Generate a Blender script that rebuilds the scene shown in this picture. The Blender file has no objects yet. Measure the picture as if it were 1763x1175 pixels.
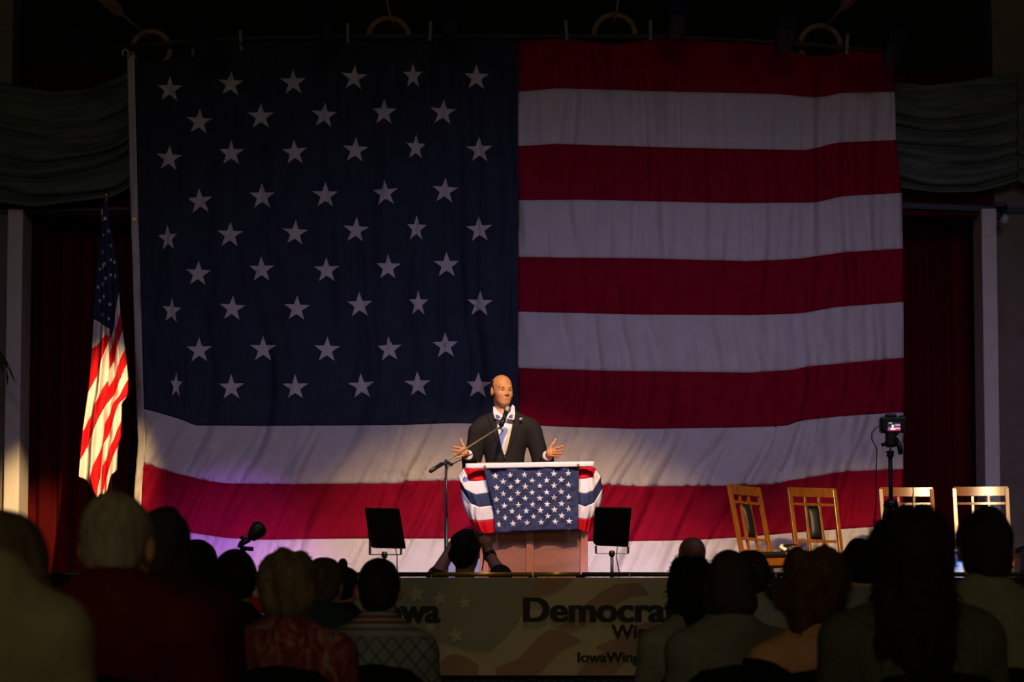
import bpy, bmesh, math, random
import numpy as np
from math import sin, cos, pi, radians, tan, sqrt
from mathutils import Vector, Matrix, noise as mnoise

random.seed(7)
rng = np.random.default_rng(7)
scene = bpy.context.scene
COL = scene.collection

# ------------------------------------------------------------------ camera
F = 3428.0                      # focal length in pixels of the 1763 x 1175 frame
TH = radians(3.4)
HOR = 1120.0                    # eye level row
YP = HOR - F * tan(TH)
ZC = 1.0
cam_d = bpy.data.cameras.new('camera')
cam = bpy.data.objects.new('camera', cam_d)
COL.objects.link(cam)
cam.location = (0, 0, ZC)
cam.rotation_euler = (pi / 2 + TH, 0, 0)
cam_d.sensor_width = 36.0
cam_d.lens = F / 1763 * 36.0
cam_d.shift_y = (YP - 587.5) / 1763
cam_d.clip_end = 200
cam_d.dof.use_dof = True
cam_d.dof.focus_distance = 15.3
cam_d.dof.aperture_fstop = 4.5
scene.camera = cam

# ------------------------------------------------------------------ exposure, world, stage lights
vs = scene.view_settings
vs.view_transform = 'Standard'
try:
    vs.look = 'None'
except Exception:
    pass
vs.exposure = 0.0
vs.gamma = 1.0
vs.use_curve_mapping = False

world = bpy.data.worlds.new('dim_hall')
scene.world = world
world.use_nodes = True
wb = world.node_tree.nodes['Background']
wb.inputs[0].default_value = (1.0, 0.86, 0.52, 1)
wb.inputs[1].default_value = 0.010


def spot(name, loc, target, power, color, angle, blend=1.0, size=0.12):
    ld = bpy.data.lights.new(name, 'SPOT')
    ld.energy = power
    ld.color = color
    ld.spot_size = radians(angle)
    ld.spot_blend = blend
    ld.shadow_soft_size = size
    o = bpy.data.objects.new(name, ld)
    COL.objects.link(o)
    o.location = loc
    d = Vector(target) - Vector(loc)
    o.rotation_euler = d.to_track_quat('-Z', 'Y').to_euler()
    return o


WARM = (1.0, 0.63, 0.24)
BLUE = (0.62, 0.52, 1.0)
# warm front spots on the hall's lighting bar, high above the pit; the beams end just over the speaker's head
spot('front_spot_centre', (0.55, 10.6, 6.6), (0.05, 14.75, 1.31), 1950, WARM, 46, 0.45, 0.05)
spot('front_spot_flag', (-1.2, 10.0, 6.8), (-3.56, 16.2, 2.66), 5800, WARM, 11.5, 0.7, 0.05)
spot('added_rail_spot', (0.15, 10.25, 6.6), (0.12, 10.9, 1.42), 190, WARM, 13, 0.8, 0.05)  # added to brighten the rail's middle like key spill; no such lamp on the bar
spot('front_spot_chairs', (3.9, 10.2, 5.7), (3.25, 15.3, 1.31), 2100, WARM, 33, 0.7, 0.08)
# violet-blue lamp of the same bar on the lectern
spot('lectern_blue_lamp', (-0.9, 10.4, 6.5), (0.0, 15.1, 1.9), 820, (0.42, 0.46, 1.0), 27, 0.6, 0.12)
# violet wash lamps on the same bar
for i, (x, pw) in enumerate(((-3.6, 62), (-1.2, 84), (1.4, 140), (4.2, 205))):
    spot('violet_wash_lamp', (x, 9.4, 6.4), (x * .6, 15.6, 1.35), pw * 1.2, BLUE, 81, 1.0, 0.35)
# low lamps standing behind the stage edge, tilted up at the backdrop
spot('foot_lamp_left', (-2.15, 13.2, 1.5), (-2.35, 16.9, 1.62), 420, (0.56, 0.14, 1.0), 32, 1.0, 0.05)
spot('foot_lamp_middle', (-0.75, 13.3, 1.5), (-0.7, 16.9, 1.15), 170, (0.72, 0.62, 1.0), 48, 1.0, 0.08)
spot('foot_lamp_right', (0.95, 13.3, 1.5), (1.0, 16.9, 1.15), 150, (0.76, 0.66, 1.0), 48, 1.0, 0.08)
# dim warm house lights at the back of the hall, far behind the audience
hl = bpy.data.lights.new('house_lights', 'AREA')
hl.shape = 'RECTANGLE'
hl.size, hl.size_y = 9.0, 3.0
hl.energy = 200
hl.color = (1.0, 0.83, 0.52)
hlo = bpy.data.objects.new('house_lights', hl)
COL.objects.link(hlo)
hlo.location = (0, -13, 6.5)
hlo.rotation_euler = (Vector((0, 8, 1)) - Vector(hlo.location)).to_track_quat('-Z', 'Y').to_euler()


def P(px, py, Y):
    rx = (px - 881.5) / F
    ry = (YP - py) / F
    d = (rx, cos(TH) - ry * sin(TH), sin(TH) + ry * cos(TH))
    t = Y / d[1]
    return Vector((d[0] * t, Y, ZC + t * d[2]))


STAGE = 1.31

# ------------------------------------------------------------------ materials


def lin(c):
    c = c / 255.0
    return c / 12.92 if c <= 0.04045 else ((c + 0.055) / 1.055) ** 2.4


def C(r, g, b):
    return (lin(r), lin(g), lin(b), 1)


MATS = {}


def mat(name, color, rough=0.7, metal=0.0, var=0.15, scale=20.0, bump=0.0, bscale=60.0, sheen=0.0, emit=None, estr=1.0, spec=0.5, stretch=(1, 1, 1)):
    if name in MATS:
        return MATS[name]
    m = bpy.data.materials.new(name)
    m.use_nodes = True
    nt = m.node_tree
    n = nt.nodes
    b = n['Principled BSDF']
    b.inputs['Roughness'].default_value = rough
    b.inputs['Metallic'].default_value = metal
    b.inputs['Specular IOR Level'].default_value = spec
    if sheen:
        b.inputs['Sheen Weight'].default_value = sheen
    tc = n.new('ShaderNodeTexCoord')
    mp = n.new('ShaderNodeMapping')
    mp.inputs['Scale'].default_value = stretch
    nt.links.new(tc.outputs['Object'], mp.inputs['Vector'])
    nz = n.new('ShaderNodeTexNoise')
    nz.inputs['Scale'].default_value = scale
    nz.inputs['Detail'].default_value = 4
    nt.links.new(mp.outputs[0], nz.inputs['Vector'])
    rp = n.new('ShaderNodeValToRGB')
    k0, k1 = 1 - var, 1 + var
    rp.color_ramp.elements[0].position = 0.3
    rp.color_ramp.elements[1].position = 0.7
    rp.color_ramp.elements[0].color = (color[0] * k0, color[1] * k0, color[2] * k0, 1)
    rp.color_ramp.elements[1].color = (min(1, color[0] * k1), min(1, color[1] * k1), min(1, color[2] * k1), 1)
    nt.links.new(nz.outputs[0], rp.inputs[0])
    nt.links.new(rp.outputs[0], b.inputs['Base Color'])
    if bump:
        nb = n.new('ShaderNodeTexNoise')
        nb.inputs['Scale'].default_value = bscale
        nb.inputs['Detail'].default_value = 3
        nb.inputs['Distortion'].default_value = 0.6
        nt.links.new(mp.outputs[0], nb.inputs['Vector'])
        bp = n.new('ShaderNodeBump')
        bp.inputs['Strength'].default_value = 1.0
        bp.inputs['Distance'].default_value = bump
        nt.links.new(nb.outputs[0], bp.inputs['Height'])
        nt.links.new(bp.outputs[0], b.inputs['Normal'])
    if emit:
        b.inputs['Emission Color'].default_value = emit
        b.inputs['Emission Strength'].default_value = estr
    MATS[name] = m
    return m


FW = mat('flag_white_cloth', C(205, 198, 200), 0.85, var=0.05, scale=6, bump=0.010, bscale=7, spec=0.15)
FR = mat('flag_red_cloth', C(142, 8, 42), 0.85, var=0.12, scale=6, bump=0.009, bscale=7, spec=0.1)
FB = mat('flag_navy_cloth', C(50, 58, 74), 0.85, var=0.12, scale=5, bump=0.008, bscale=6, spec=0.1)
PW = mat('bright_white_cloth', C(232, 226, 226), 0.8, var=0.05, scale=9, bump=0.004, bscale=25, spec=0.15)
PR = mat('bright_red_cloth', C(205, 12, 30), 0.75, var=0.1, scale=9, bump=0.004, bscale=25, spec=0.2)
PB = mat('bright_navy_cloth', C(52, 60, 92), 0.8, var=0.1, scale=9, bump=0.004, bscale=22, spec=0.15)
VELVET = mat('dark_red_velvet', C(84, 16, 20), 0.95, var=0.25, scale=3, spec=0.05, stretch=(1, 1, 0.15))
SATIN = mat('grey_green_satin', C(94, 104, 96), 0.6, var=0.12, scale=3, spec=0.3)
PLASTER = mat('pillar_plaster', C(222, 214, 214), 0.8, var=0.06, scale=8)
STUCCO = mat('stucco_plaster', C(122, 112, 104), 0.9, var=0.12, scale=3, bump=0.05, bscale=3)
BLACKWALL = mat('black_drape', C(26, 25, 22), 0.95, var=0.2, scale=2)
STAGEWOOD = mat('stage_boards', C(62, 46, 36), 0.55, var=0.2, scale=4, stretch=(6, 0.6, 1))
HALLFLOOR = mat('hall_floor', C(56, 40, 28), 0.5, var=0.2, scale=3)
BLACKMETAL = mat('black_metal', C(16, 16, 17), 0.45, var=0.2, scale=30)
BLACKPLASTIC = mat('black_plastic', C(12, 12, 13), 0.5, var=0.2, scale=30)
BLACKPANEL = mat('matte_black_panel', C(9, 9, 10), 0.8, var=0.2, scale=30, spec=0.05)
CHROME = mat('worn_chrome', C(170, 165, 150), 0.3, metal=1.0, var=0.1)
BRASS = mat('brass', C(196, 152, 62), 0.32, metal=1.0, var=0.12, scale=12)
GOLDRING = mat('faded_gold', C(150, 118, 86), 0.6, var=0.15, scale=8)
RAILMETAL = mat('rail_metal', C(110, 96, 58), 0.5, metal=.7, var=0.15, scale=9)
RAILDARK = mat('barrier_dark_metal', C(44, 40, 30), 0.6, metal=0.4, var=0.2, scale=14)
WOODCHAIR = mat('varnished_oak', C(132, 78, 22), 0.24, var=0.25, scale=7, stretch=(5, 5, 1), spec=0.6)
LEATHER = mat('black_leather', C(22, 20, 18), 0.4, var=0.2, scale=30, bump=0.002, bscale=120)
LECTWOOD = mat('lectern_wood', C(132, 82, 58), 0.5, var=0.28, scale=3.5, stretch=(1, 1, 4), bump=0.001, bscale=80)
LECTSTILE = mat('lectern_stile_wood', C(150, 90, 64), 0.45, var=0.18, scale=5, stretch=(4, 4, 1))
SKIN = mat('skin_fair', C(206, 146, 98), 0.55, var=0.08, scale=30, spec=0.4)
SKIN2 = mat('skin_tan', C(176, 122, 88), 0.55, var=0.08, scale=30)
EYEW = mat('eye_white', C(150, 140, 132), 0.3, var=0.02)
IRIS = mat('iris_dark', C(34, 26, 22), 0.3, var=0.02)
LIP = mat('lip', C(166, 94, 78), 0.5, var=0.05)
SUIT = mat('charcoal_suit', C(36, 33, 30), 0.85, var=0.1, scale=60, bump=0.002, bscale=30, spec=0.2)
SHIRT = mat('white_shirt', C(226, 224, 220), 0.75, var=0.03, scale=12, bump=0.003, bscale=20)
BLUELIN = mat('blue_collar_lining', C(96, 104, 150), 0.75, var=0.05)
TROUSER = mat('dark_trousers', C(28, 28, 32), 0.85, var=0.12, scale=30)
SHOE = mat('black_shoe', C(14, 13, 13), 0.4, var=0.1)
CHAIRFAB = mat('black_chair_vinyl', C(12, 11, 10), 0.8, var=0.2, scale=30, spec=0.2)
HAIRMATS = {}


def hairmat(key, rgb):
    return mat('hair_' + key, C(*rgb), 0.75, var=0.35, scale=40, bump=0.004, bscale=120, spec=0.25, stretch=(1, 1, 0.3))


# ------------------------------------------------------------------ object helpers


def link(name, me, parent=None):
    o = bpy.data.objects.new(name, me)
    COL.objects.link(o)
    if parent is not None:
        o.parent = parent
    return o


def tag(o, label=None, cat=None, group=None, kind=None):
    if label:
        o['label'] = label
    if cat:
        o['category'] = cat
    if group:
        o['group'] = group
    if kind:
        o['kind'] = kind
    return o


def empty(name, loc=(0, 0, 0), rz=0.0):
    o = bpy.data.objects.new(name, None)
    o.empty_display_size = 0.1
    COL.objects.link(o)
    o.location = loc
    o.rotation_euler = (0, 0, rz)
    return o


class MB:
    def __init__(self):
        self.v = []
        self.f = []

    def add(self, vs, fs):
        b = len(self.v)
        self.v += [tuple(p) for p in vs]
        self.f += [tuple(i + b for i in q) for q in fs]
        return self

    def box(self, c, s, R=None):
        vs = []
        for sx in (-.5, .5):
            for sy in (-.5, .5):
                for sz in (-.5, .5):
                    p = Vector((sx * s[0], sy * s[1], sz * s[2]))
                    if R is not None:
                        p = R @ p
                    vs.append(p + Vector(c))
        return self.add(vs, [(0, 1, 3, 2), (4, 6, 7, 5), (0, 4, 5, 1), (2, 3, 7, 6), (0, 2, 6, 4), (1, 5, 7, 3)])

    def beam(self, a, b, w, d, up=(0, 1, 0)):
        """rectangular bar from a to b; w across, d along 'up'"""
        a, b = Vector(a), Vector(b)
        t = (b - a).normalized()
        u = Vector(up)
        s = t.cross(u).normalized()
        u = s.cross(t).normalized()
        vs = []
        for p in (a, b):
            for i, j in ((-1, -1), (1, -1), (1, 1), (-1, 1)):
                vs.append(p + s * (w / 2 * i) + u * (d / 2 * j))
        return self.add(vs, [(0, 1, 2, 3), (7, 6, 5, 4), (0, 4, 5, 1), (1, 5, 6, 2), (2, 6, 7, 3), (3, 7, 4, 0)])

    def tube(self, pts, r, n=8, cap=True):
        pts = [Vector(p) for p in pts]
        rs = r if isinstance(r, (list, tuple)) else [r] * len(pts)
        vs, fs = [], []
        prev = None
        for i, p in enumerate(pts):
            t = (pts[min(i + 1, len(pts) - 1)] - pts[max(i - 1, 0)])
            t = t.normalized() if t.length > 1e-9 else Vector((0, 0, 1))
            if prev is None:
                a = Vector((0, 0, 1)) if abs(t.z) < 0.9 else Vector((1, 0, 0))
                s = t.cross(a).normalized()
            else:
                s = (prev - t * prev.dot(t))
                s = s.normalized() if s.length > 1e-6 else t.cross(Vector((1, 0, 0))).normalized()
            prev = s
            u = t.cross(s)
            for k in range(n):
                a = 2 * pi * k / n
                vs.append(p + (s * cos(a) + u * sin(a)) * rs[i])
        for i in range(len(pts) - 1):
            for k in range(n):
                k2 = (k + 1) % n
                fs.append((i * n + k, i * n + k2, (i + 1) * n + k2, (i + 1) * n + k))
        if cap:
            fs.append(tuple(reversed(range(n))))
            fs.append(tuple((len(pts) - 1) * n + k for k in range(n)))
        return self.add(vs, fs)

    def lathe(self, prof, c=(0, 0, 0), n=20, R=None):
        vs, fs = [], []
        for (r, z) in prof:
            for k in range(n):
                a = 2 * pi * k / n
                p = Vector((r * cos(a), r * sin(a), z))
                if R is not None:
                    p = R @ p
                vs.append(p + Vector(c))
        for i in range(len(prof) - 1):
            for k in range(n):
                k2 = (k + 1) % n
                fs.append((i * n + k, i * n + k2, (i + 1) * n + k2, (i + 1) * n + k))
        fs.append(tuple(reversed(range(n))))
        fs.append(tuple((len(prof) - 1) * n + k for k in range(n)))
        return self.add(vs, fs)

    def prism(self, poly, off):
        """closed polygon of 3-D points, extruded by vector off"""
        off = Vector(off)
        n = len(poly)
        vs = [Vector(p) for p in poly] + [Vector(p) + off for p in poly]
        fs = [tuple(reversed(range(n))), tuple(range(n, 2 * n))]
        for i in range(n):
            j = (i + 1) % n
            fs.append((i, j, n + j, n + i))
        return self.add(vs, fs)

    def build(self, name, m, parent=None, smooth=False, bevel=0.0, local=None):
        me = bpy.data.meshes.new(name)
        v = self.v
        if local is not None:
            L = Vector(local)
            v = [tuple(Vector(p) - L) for p in v]
        me.from_pydata(v, [], self.f)
        me.materials.append(m)
        bm = bmesh.new()
        bm.from_mesh(me)
        bmesh.ops.recalc_face_normals(bm, faces=bm.faces)
        bm.to_mesh(me)
        bm.free()
        if smooth:
            me.polygons.foreach_set('use_smooth', [True] * len(me.polygons))
        o = link(name, me, parent)
        if bevel:
            md = o.modifiers.new('bevel', 'BEVEL')
            md.width = bevel
            md.segments = 2
            md.limit_method = 'ANGLE'
        return o


def sheet(fn, us, vs_, th=0.0):
    """grid surface fn(u,v)->point; returns verts, faces"""
    V = [fn(u, v) for v in vs_ for u in us]
    n = len(us)
    Fc = []
    for j in range(len(vs_) - 1):
        for i in range(n - 1):
            a = j * n + i
            Fc.append((a, a + 1, a + n + 1, a + n))
    return V, Fc


def sheet_obj(name, fn, us, vs_, m, parent=None, th=0.004, local=None):
    mb = MB()
    mb.add(*sheet(fn, us, vs_))
    o = mb.build(name, m, parent, smooth=True, local=local)
    if th:
        md = o.modifiers.new('thickness', 'SOLIDIFY')
        md.thickness = th
        md.offset = 0
    return o


def lerp_poly(pts, x):
    if x <= pts[0][0]:
        return pts[0][1]
    for (x0, y0), (x1, y1) in zip(pts, pts[1:]):
        if x <= x1:
            return y0 + (y1 - y0) * (x - x0) / (x1 - x0 + 1e-9)
    return pts[-1][1]


def smooth_poly(pts, x):
    return (lerp_poly(pts, x - 9) + lerp_poly(pts, x) * 2 + lerp_poly(pts, x + 9)) / 4


def linspace(a, b, n):
    return [a + (b - a) * i / (n - 1) for i in range(n)]


def star_pts(R, r=None, rot=0.0):
    r = r or R * 0.40
    out = []
    for k in range(10):
        a = pi / 2 + rot + k * pi / 5
        q = R if k % 2 == 0 else r
        out.append((q * cos(a), q * sin(a)))
    return out


# ------------------------------------------------------------------ signed distance bodies


class Grid:
    def __init__(self, lo, hi, h):
        self.lo = np.array(lo, float)
        self.h = h
        self.n = np.ceil((np.array(hi) - self.lo) / h).astype(int) + 1
        self.ax = [(self.lo[i] + h * np.arange(self.n[i])).astype(np.float32) for i in range(3)]
        self.f = np.full(self.n, 0.25, np.float32)

    def region(self, lo, hi):
        s = []
        for i in range(3):
            a = int(max(0, math.floor((lo[i] - self.lo[i]) / self.h)))
            b = int(min(self.n[i], math.ceil((hi[i] - self.lo[i]) / self.h) + 1))
            if b <= a:
                return None
            s.append(slice(a, b))
        return tuple(s)

    def pts(self, s):
        return np.meshgrid(self.ax[0][s[0]], self.ax[1][s[1]], self.ax[2][s[2]], indexing='ij')

    def prim(self, p, infl=0.0):
        kind = p[0]
        if kind == 'cone':
            _, a, b, ra, rb, k = p[:6]
            a, b = np.array(a, float), np.array(b, float)
            ra, rb = ra + infl, rb + infl
            m = max(ra, rb) + k + 3 * self.h
            s = self.region(np.minimum(a, b) - m, np.maximum(a, b) + m)
            if s is None:
                return
            X, Y, Z = self.pts(s)
            ba = b - a
            l2 = max(1e-9, float(ba @ ba))
            t = np.clip(((X - a[0]) * ba[0] + (Y - a[1]) * ba[1] + (Z - a[2]) * ba[2]) / l2, 0, 1)
            d = np.sqrt((X - a[0] - t * ba[0]) ** 2 + (Y - a[1] - t * ba[1]) ** 2 + (Z - a[2] - t * ba[2]) ** 2) - (ra + (rb - ra) * t)
            sub = False
        else:
            _, c, r, k = p[:4]
            R = p[4] if len(p) > 4 else None
            sub = kind == 'sub'
            c = np.array(c, float)
            r = np.array(r, float) + (infl if not sub else 0)
            m = float(max(r)) + k + 3 * self.h
            s = self.region(c - m, c + m)
            if s is None:
                return
            X, Y, Z = self.pts(s)
            X = X - c[0]
            Y = Y - c[1]
            Z = Z - c[2]
            if R is not None:
                X, Y, Z = (R[0][0] * X + R[1][0] * Y + R[2][0] * Z, R[0][1] * X + R[1][1] * Y + R[2][1] * Z, R[0][2] * X + R[1][2] * Y + R[2][2] * Z)
            k0 = np.sqrt((X / r[0]) ** 2 + (Y / r[1]) ** 2 + (Z / r[2]) ** 2)
            k1 = np.sqrt((X / r[0] ** 2) ** 2 + (Y / r[1] ** 2) ** 2 + (Z / r[2] ** 2) ** 2)
            d = np.where(k1 > 1e-6, k0 * (k0 - 1) / np.maximum(k1, 1e-6), -float(min(r)))
        g = self.f[s]
        k = max(k, 1e-4)
        if sub:
            hh = np.maximum(k - np.abs(g + d), 0) / k
            self.f[s] = np.maximum(g, -d) + hh * hh * k / 4
        else:
            hh = np.maximum(k - np.abs(g - d), 0) / k
            self.f[s] = np.minimum(g, d) - hh * hh * k / 4

    def prims(self, L, infl=0.0):
        for p in L:
            self.prim(p, infl)
        return self

    def full(self):
        return np.meshgrid(*self.ax, indexing='ij', sparse=True)

    def wrinkle(self, amp, freq, seed=0, stretch=(1, 1, 1)):
        r = np.random.default_rng(seed)
        X, Y, Z = self.full()
        acc = 0
        for o in range(7):
            d = r.normal(size=3)
            d /= np.linalg.norm(d)
            w = freq * (0.6 + 0.9 * r.random())
            acc = acc + np.sin((X * d[0] * stretch[0] + Y * d[1] * stretch[1] + Z * d[2] * stretch[2]) * w + r.random() * 6.28)
        self.f = self.f + (amp / 2.2) * acc.astype(np.float32)
        return self

    def cut(self, fn):
        """keep where fn<0"""
        X, Y, Z = self.full()
        self.f = np.maximum(self.f, fn(X, Y, Z).astype(np.float32))
        return self

    def mesh(self):
        f = self.f.copy()
        f[0], f[-1], f[:, 0], f[:, -1], f[:, :, 0], f[:, :, -1] = .1, .1, .1, .1, .1, .1
        s = f < 0
        c = np.zeros(np.array(s.shape) - 1, np.int8)
        offs = [(i, j, k) for i in (0, 1) for j in (0, 1) for k in (0, 1)]
        nx, ny, nz = c.shape
        for i, j, k in offs:
            c += s[i:i + nx, j:j + ny, k:k + nz]
        act = (c > 0) & (c < 8)
        I = np.argwhere(act)
        idx = np.full(c.shape, -1, np.int64)
        idx[act] = np.arange(len(I))
        val = {o: f[I[:, 0] + o[0], I[:, 1] + o[1], I[:, 2] + o[2]] for o in offs}
        acc = np.zeros((len(I), 3))
        cnt = np.zeros(len(I))
        for o in offs:
            for ax in range(3):
                if o[ax] == 0:
                    q = list(o)
                    q[ax] = 1
                    q = tuple(q)
                    a, b = val[o], val[q]
                    m = (a < 0) != (b < 0)
                    t = np.where(m, a / np.where(m, a - b, 1), 0)
                    p = np.array(o, float)[None, :] + t[:, None] * (np.array(q, float) - np.array(o, float))[None, :]
                    acc += np.where(m[:, None], p, 0)
                    cnt += m
        V = self.lo + self.h * (I + acc / np.maximum(cnt, 1)[:, None])
        faces = []
        for ax in range(3):
            a1, a2 = (ax + 1) % 3, (ax + 2) % 3
            sl0 = [slice(1, -1)] * 3
            sl1 = [slice(1, -1)] * 3
            sl0[ax] = slice(0, -1)
            sl1[ax] = slice(1, None)
            s0, s1 = s[tuple(sl0)], s[tuple(sl1)]
            E = np.argwhere(s0 != s1)
            if len(E) == 0:
                continue
            flip = s0[E[:, 0], E[:, 1], E[:, 2]]
            base = E.copy()
            for q in range(3):
                if q != ax:
                    base[:, q] += 1
            def cell(d1, d2):
                z = base.copy()
                z[:, a1] += d1
                z[:, a2] += d2
                return idx[z[:, 0], z[:, 1], z[:, 2]]
            q = np.stack([cell(-1, -1), cell(0, -1), cell(0, 0), cell(-1, 0)], 1)
            q[~flip] = q[~flip][:, ::-1]
            faces.append(q)
        Fq = np.concatenate(faces) if faces else np.zeros((0, 4), int)
        Fq = Fq[(Fq >= 0).all(1)]
        return V, Fq


def np_mesh(name, V, Fq, m, parent=None, extra=None):
    me = bpy.data.meshes.new(name)
    vl = V.tolist()
    fl = Fq.tolist()
    if extra is not None:
        b = len(vl)
        vl += [tuple(p) for p in extra.v]
        fl += [tuple(i + b for i in q) for q in extra.f]
    me.from_pydata(vl, [], fl)
    me.polygons.foreach_set('use_smooth', [True] * len(me.polygons))
    me.materials.append(m)
    return link(name, me, parent)


def sdf_obj(name, prims, m, h, parent=None, infl=0.0, wr=None, cut=None, post=None, lo=None, hi=None, extra=None):
    A = []
    for p in prims:
        if p[0] == 'cone':
            r = max(p[3], p[4]) + infl + 0.03
            for q in (p[1], p[2]):
                A.append(np.array(q, float) - r)
                A.append(np.array(q, float) + r)
        elif p[0] == 'ell':
            r = max(p[2]) + infl + 0.03
            A.append(np.array(p[1], float) - r)
            A.append(np.array(p[1], float) + r)
    A = np.array(A)
    g = Grid(A.min(0) if lo is None else lo, A.max(0) if hi is None else hi, h)
    g.prims(prims, infl)
    if wr:
        g.wrinkle(*wr)
    if cut:
        g.cut(cut)
    if post:
        post(g)
    V, Fq = g.mesh()
    return np_mesh(name, V, Fq, m, parent, extra), V


def rotz(a):
    return np.array([[cos(a), -sin(a), 0], [sin(a), cos(a), 0], [0, 0, 1]])


def rotx(a):
    return np.array([[1, 0, 0], [0, cos(a), -sin(a)], [0, sin(a), cos(a)]])


def xform(prims, c, R, s=1.0):
    """head-local prims -> body frame"""
    c = np.array(c, float)
    out = []
    for p in prims:
        if p[0] == 'cone':
            out.append(('cone', c + R @ (np.array(p[1]) * s), c + R @ (np.array(p[2]) * s), p[3] * s, p[4] * s, p[5] * s))
        else:
            R0 = p[4] if len(p) > 4 else np.eye(3)
            out.append((p[0], c + R @ (np.array(p[1]) * s), tuple(np.array(p[2]) * s), p[3] * s, R @ R0))
    return out


HEAD = [
    ('ell', (0, -.012, .030), (.075, .097, .088), .01),
    ('ell', (0, .036, -.045), (.060, .056, .070), .03),
    ('ell', (0, .062, -.092), (.030, .024, .022), .03),
    ('ell', (.034, .055, -.028), (.026, .028, .026), .02),
    ('ell', (-.034, .055, -.028), (.026, .028, .026), .02),
    ('cone', (-.034, .074, .021), (.034, .074, .021), .0135, .0135, .018),
    ('sub', (.030, .097, .002), (.019, .016, .011), .012),
    ('sub', (-.030, .097, .002), (.019, .016, .011), .012),
    ('cone', (0, .088, .006), (0, .102, -.029), .0075, .0105, .012),
    ('ell', (.010, .095, -.033), (.008, .009, .007), .006),
    ('ell', (-.010, .095, -.033), (.008, .009, .007), .006),
    ('cone', (.016, .0825, .0100), (.046, .0735, .0080), .0068, .0056, .006),
    ('cone', (-.016, .0825, .0100), (-.046, .0735, .0080), .0068, .0056, .006),
    ('ell', (0, .085, -.060), (.024, .012, .006), .006),
    ('ell', (0, .083, -.070), (.021, .012, .007), .006),
    ('sub', (0, .100, -.065), (.020, .006, .0022), .004),
]
EARS = [
    ('ell', (.077, -.006, -.008), (.011, .019, .032), .006),
    ('ell', (-.077, -.006, -.008), (.011, .019, .032), .006),
]
NECK = [('cone', (0, -.018, -.075), (0, -.035, -.17), .053, .058, .03)]
FACECUT = ('sub', (0, .115, -.045), (.078, .085, .098), .02)

HAIR = {
    'buzz': [('ell', (0, -.014, .030), (.079, .101, .093), .01), ('ell', (0, -.055, -.03), (.062, .05, .055), .03), FACECUT, ('sub', (0, .14, .02), (.07, .08, .05), .02)],
    'short': [('ell', (0, -.016, .034), (.083, .106, .098), .01), ('ell', (0, -.058, -.03), (.068, .052, .062), .03), FACECUT, ('sub', (0, .14, .02), (.07, .07, .04), .02)],
    'bob': [('ell', (0, -.020, .032), (.092, .112, .104), .02), ('ell', (0, -.040, -.06), (.095, .085, .09), .05), FACECUT],
    'curly': [('ell', (0, -.022, .036), (.103, .118, .112), .03), ('ell', (.03, -.055, -.06), (.085, .08, .09), .06), ('ell', (-.04, -.050, -.055), (.085, .08, .09), .06), FACECUT],
    'fluffy': [('ell', (0, -.022, .034), (.100, .115, .106), .03), ('ell', (0, -.055, -.055), (.090, .07, .08), .06), FACECUT],
    'long': [('ell', (0, -.020, .036), (.098, .115, .108), .03), ('cone', (-.010, -.060, -.02), (-.005, -.095, -.24), .100, .104, .06), ('ell', (.045, -.05, -.18), (.055, .06, .12), .05), ('ell', (-.065, -.05, -.16), (.055, .06, .12), .05), FACECUT],
    'shoulder': [('ell', (0, -.020, .034), (.096, .114, .106), .03), ('cone', (.01, -.055, -.03), (.03, -.075, -.14), .098, .085, .06), FACECUT],
    'updo': [('ell', (0, -.016, .034), (.085, .108, .098), .01), ('ell', (0, -.058, -.03), (.068, .052, .062), .03), ('ell', (0.02, -.05, .125), (.03, .03, .035), .02), FACECUT],
}


def strands(V, ctr, n, length, curl, r=0.0016, droop=0.3, zmin=-9):
    mb = MB()
    ids = rng.integers(0, len(V), n)
    for i in ids:
        p = Vector(V[i])
        if p.z < zmin:
            continue
        d = (p - Vector(ctr)).normalized()
        d = (d + Vector(rng.normal(size=3) * 0.5)).normalized()
        s = d.cross(Vector((rng.normal(), rng.normal(), rng.normal()))).normalized()
        L = length * (0.4 + 0.8 * rng.random())
        ph = rng.random() * 6
        pts = []
        for k in range(5):
            t = k / 4
            pts.append(p - d * 0.01 + d * L * t + s * curl * sin(ph + t * 5) * t + Vector((0, 0, -droop * L * t * t)))
        mb.tube(pts, [r, r, r, r * .8, r * .3], 3, cap=False)
    return mb


HAND_OFFS = [(-.022, 0), (-.008, .006), (.008, .004), (.022, -.004)]


def simple_hand(w, d, side, k=.012):
    """relaxed hand at wrist w, pointing along d"""
    w = np.array(w, float)
    d = np.array(d, float)
    d /= np.linalg.norm(d)
    s = np.cross(d, [0, 0, 1])
    s /= np.linalg.norm(s)
    out = [('cone', w, w + d * .07, .028, .034, .02)]
    for (o, l) in HAND_OFFS:
        a = w + d * .085 + s * o
        b = a + d * (.035 + l) - np.array([0, 0, .010])
        c = b + d * .028 - np.array([0, 0, .020])
        out += [('cone', a, b, .0095, .009, .004), ('cone', b, c, .009, .0075, .004)]
    t = w + d * .03 + s * .028 * side
    out += [('cone', t, t + d * .035 + s * .018 * side, .011, .010, .008), ('cone', t + d * .035 + s * .018 * side, t + d * .06 + s * .016 * side, .010, .008, .004)]
    return out


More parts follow.
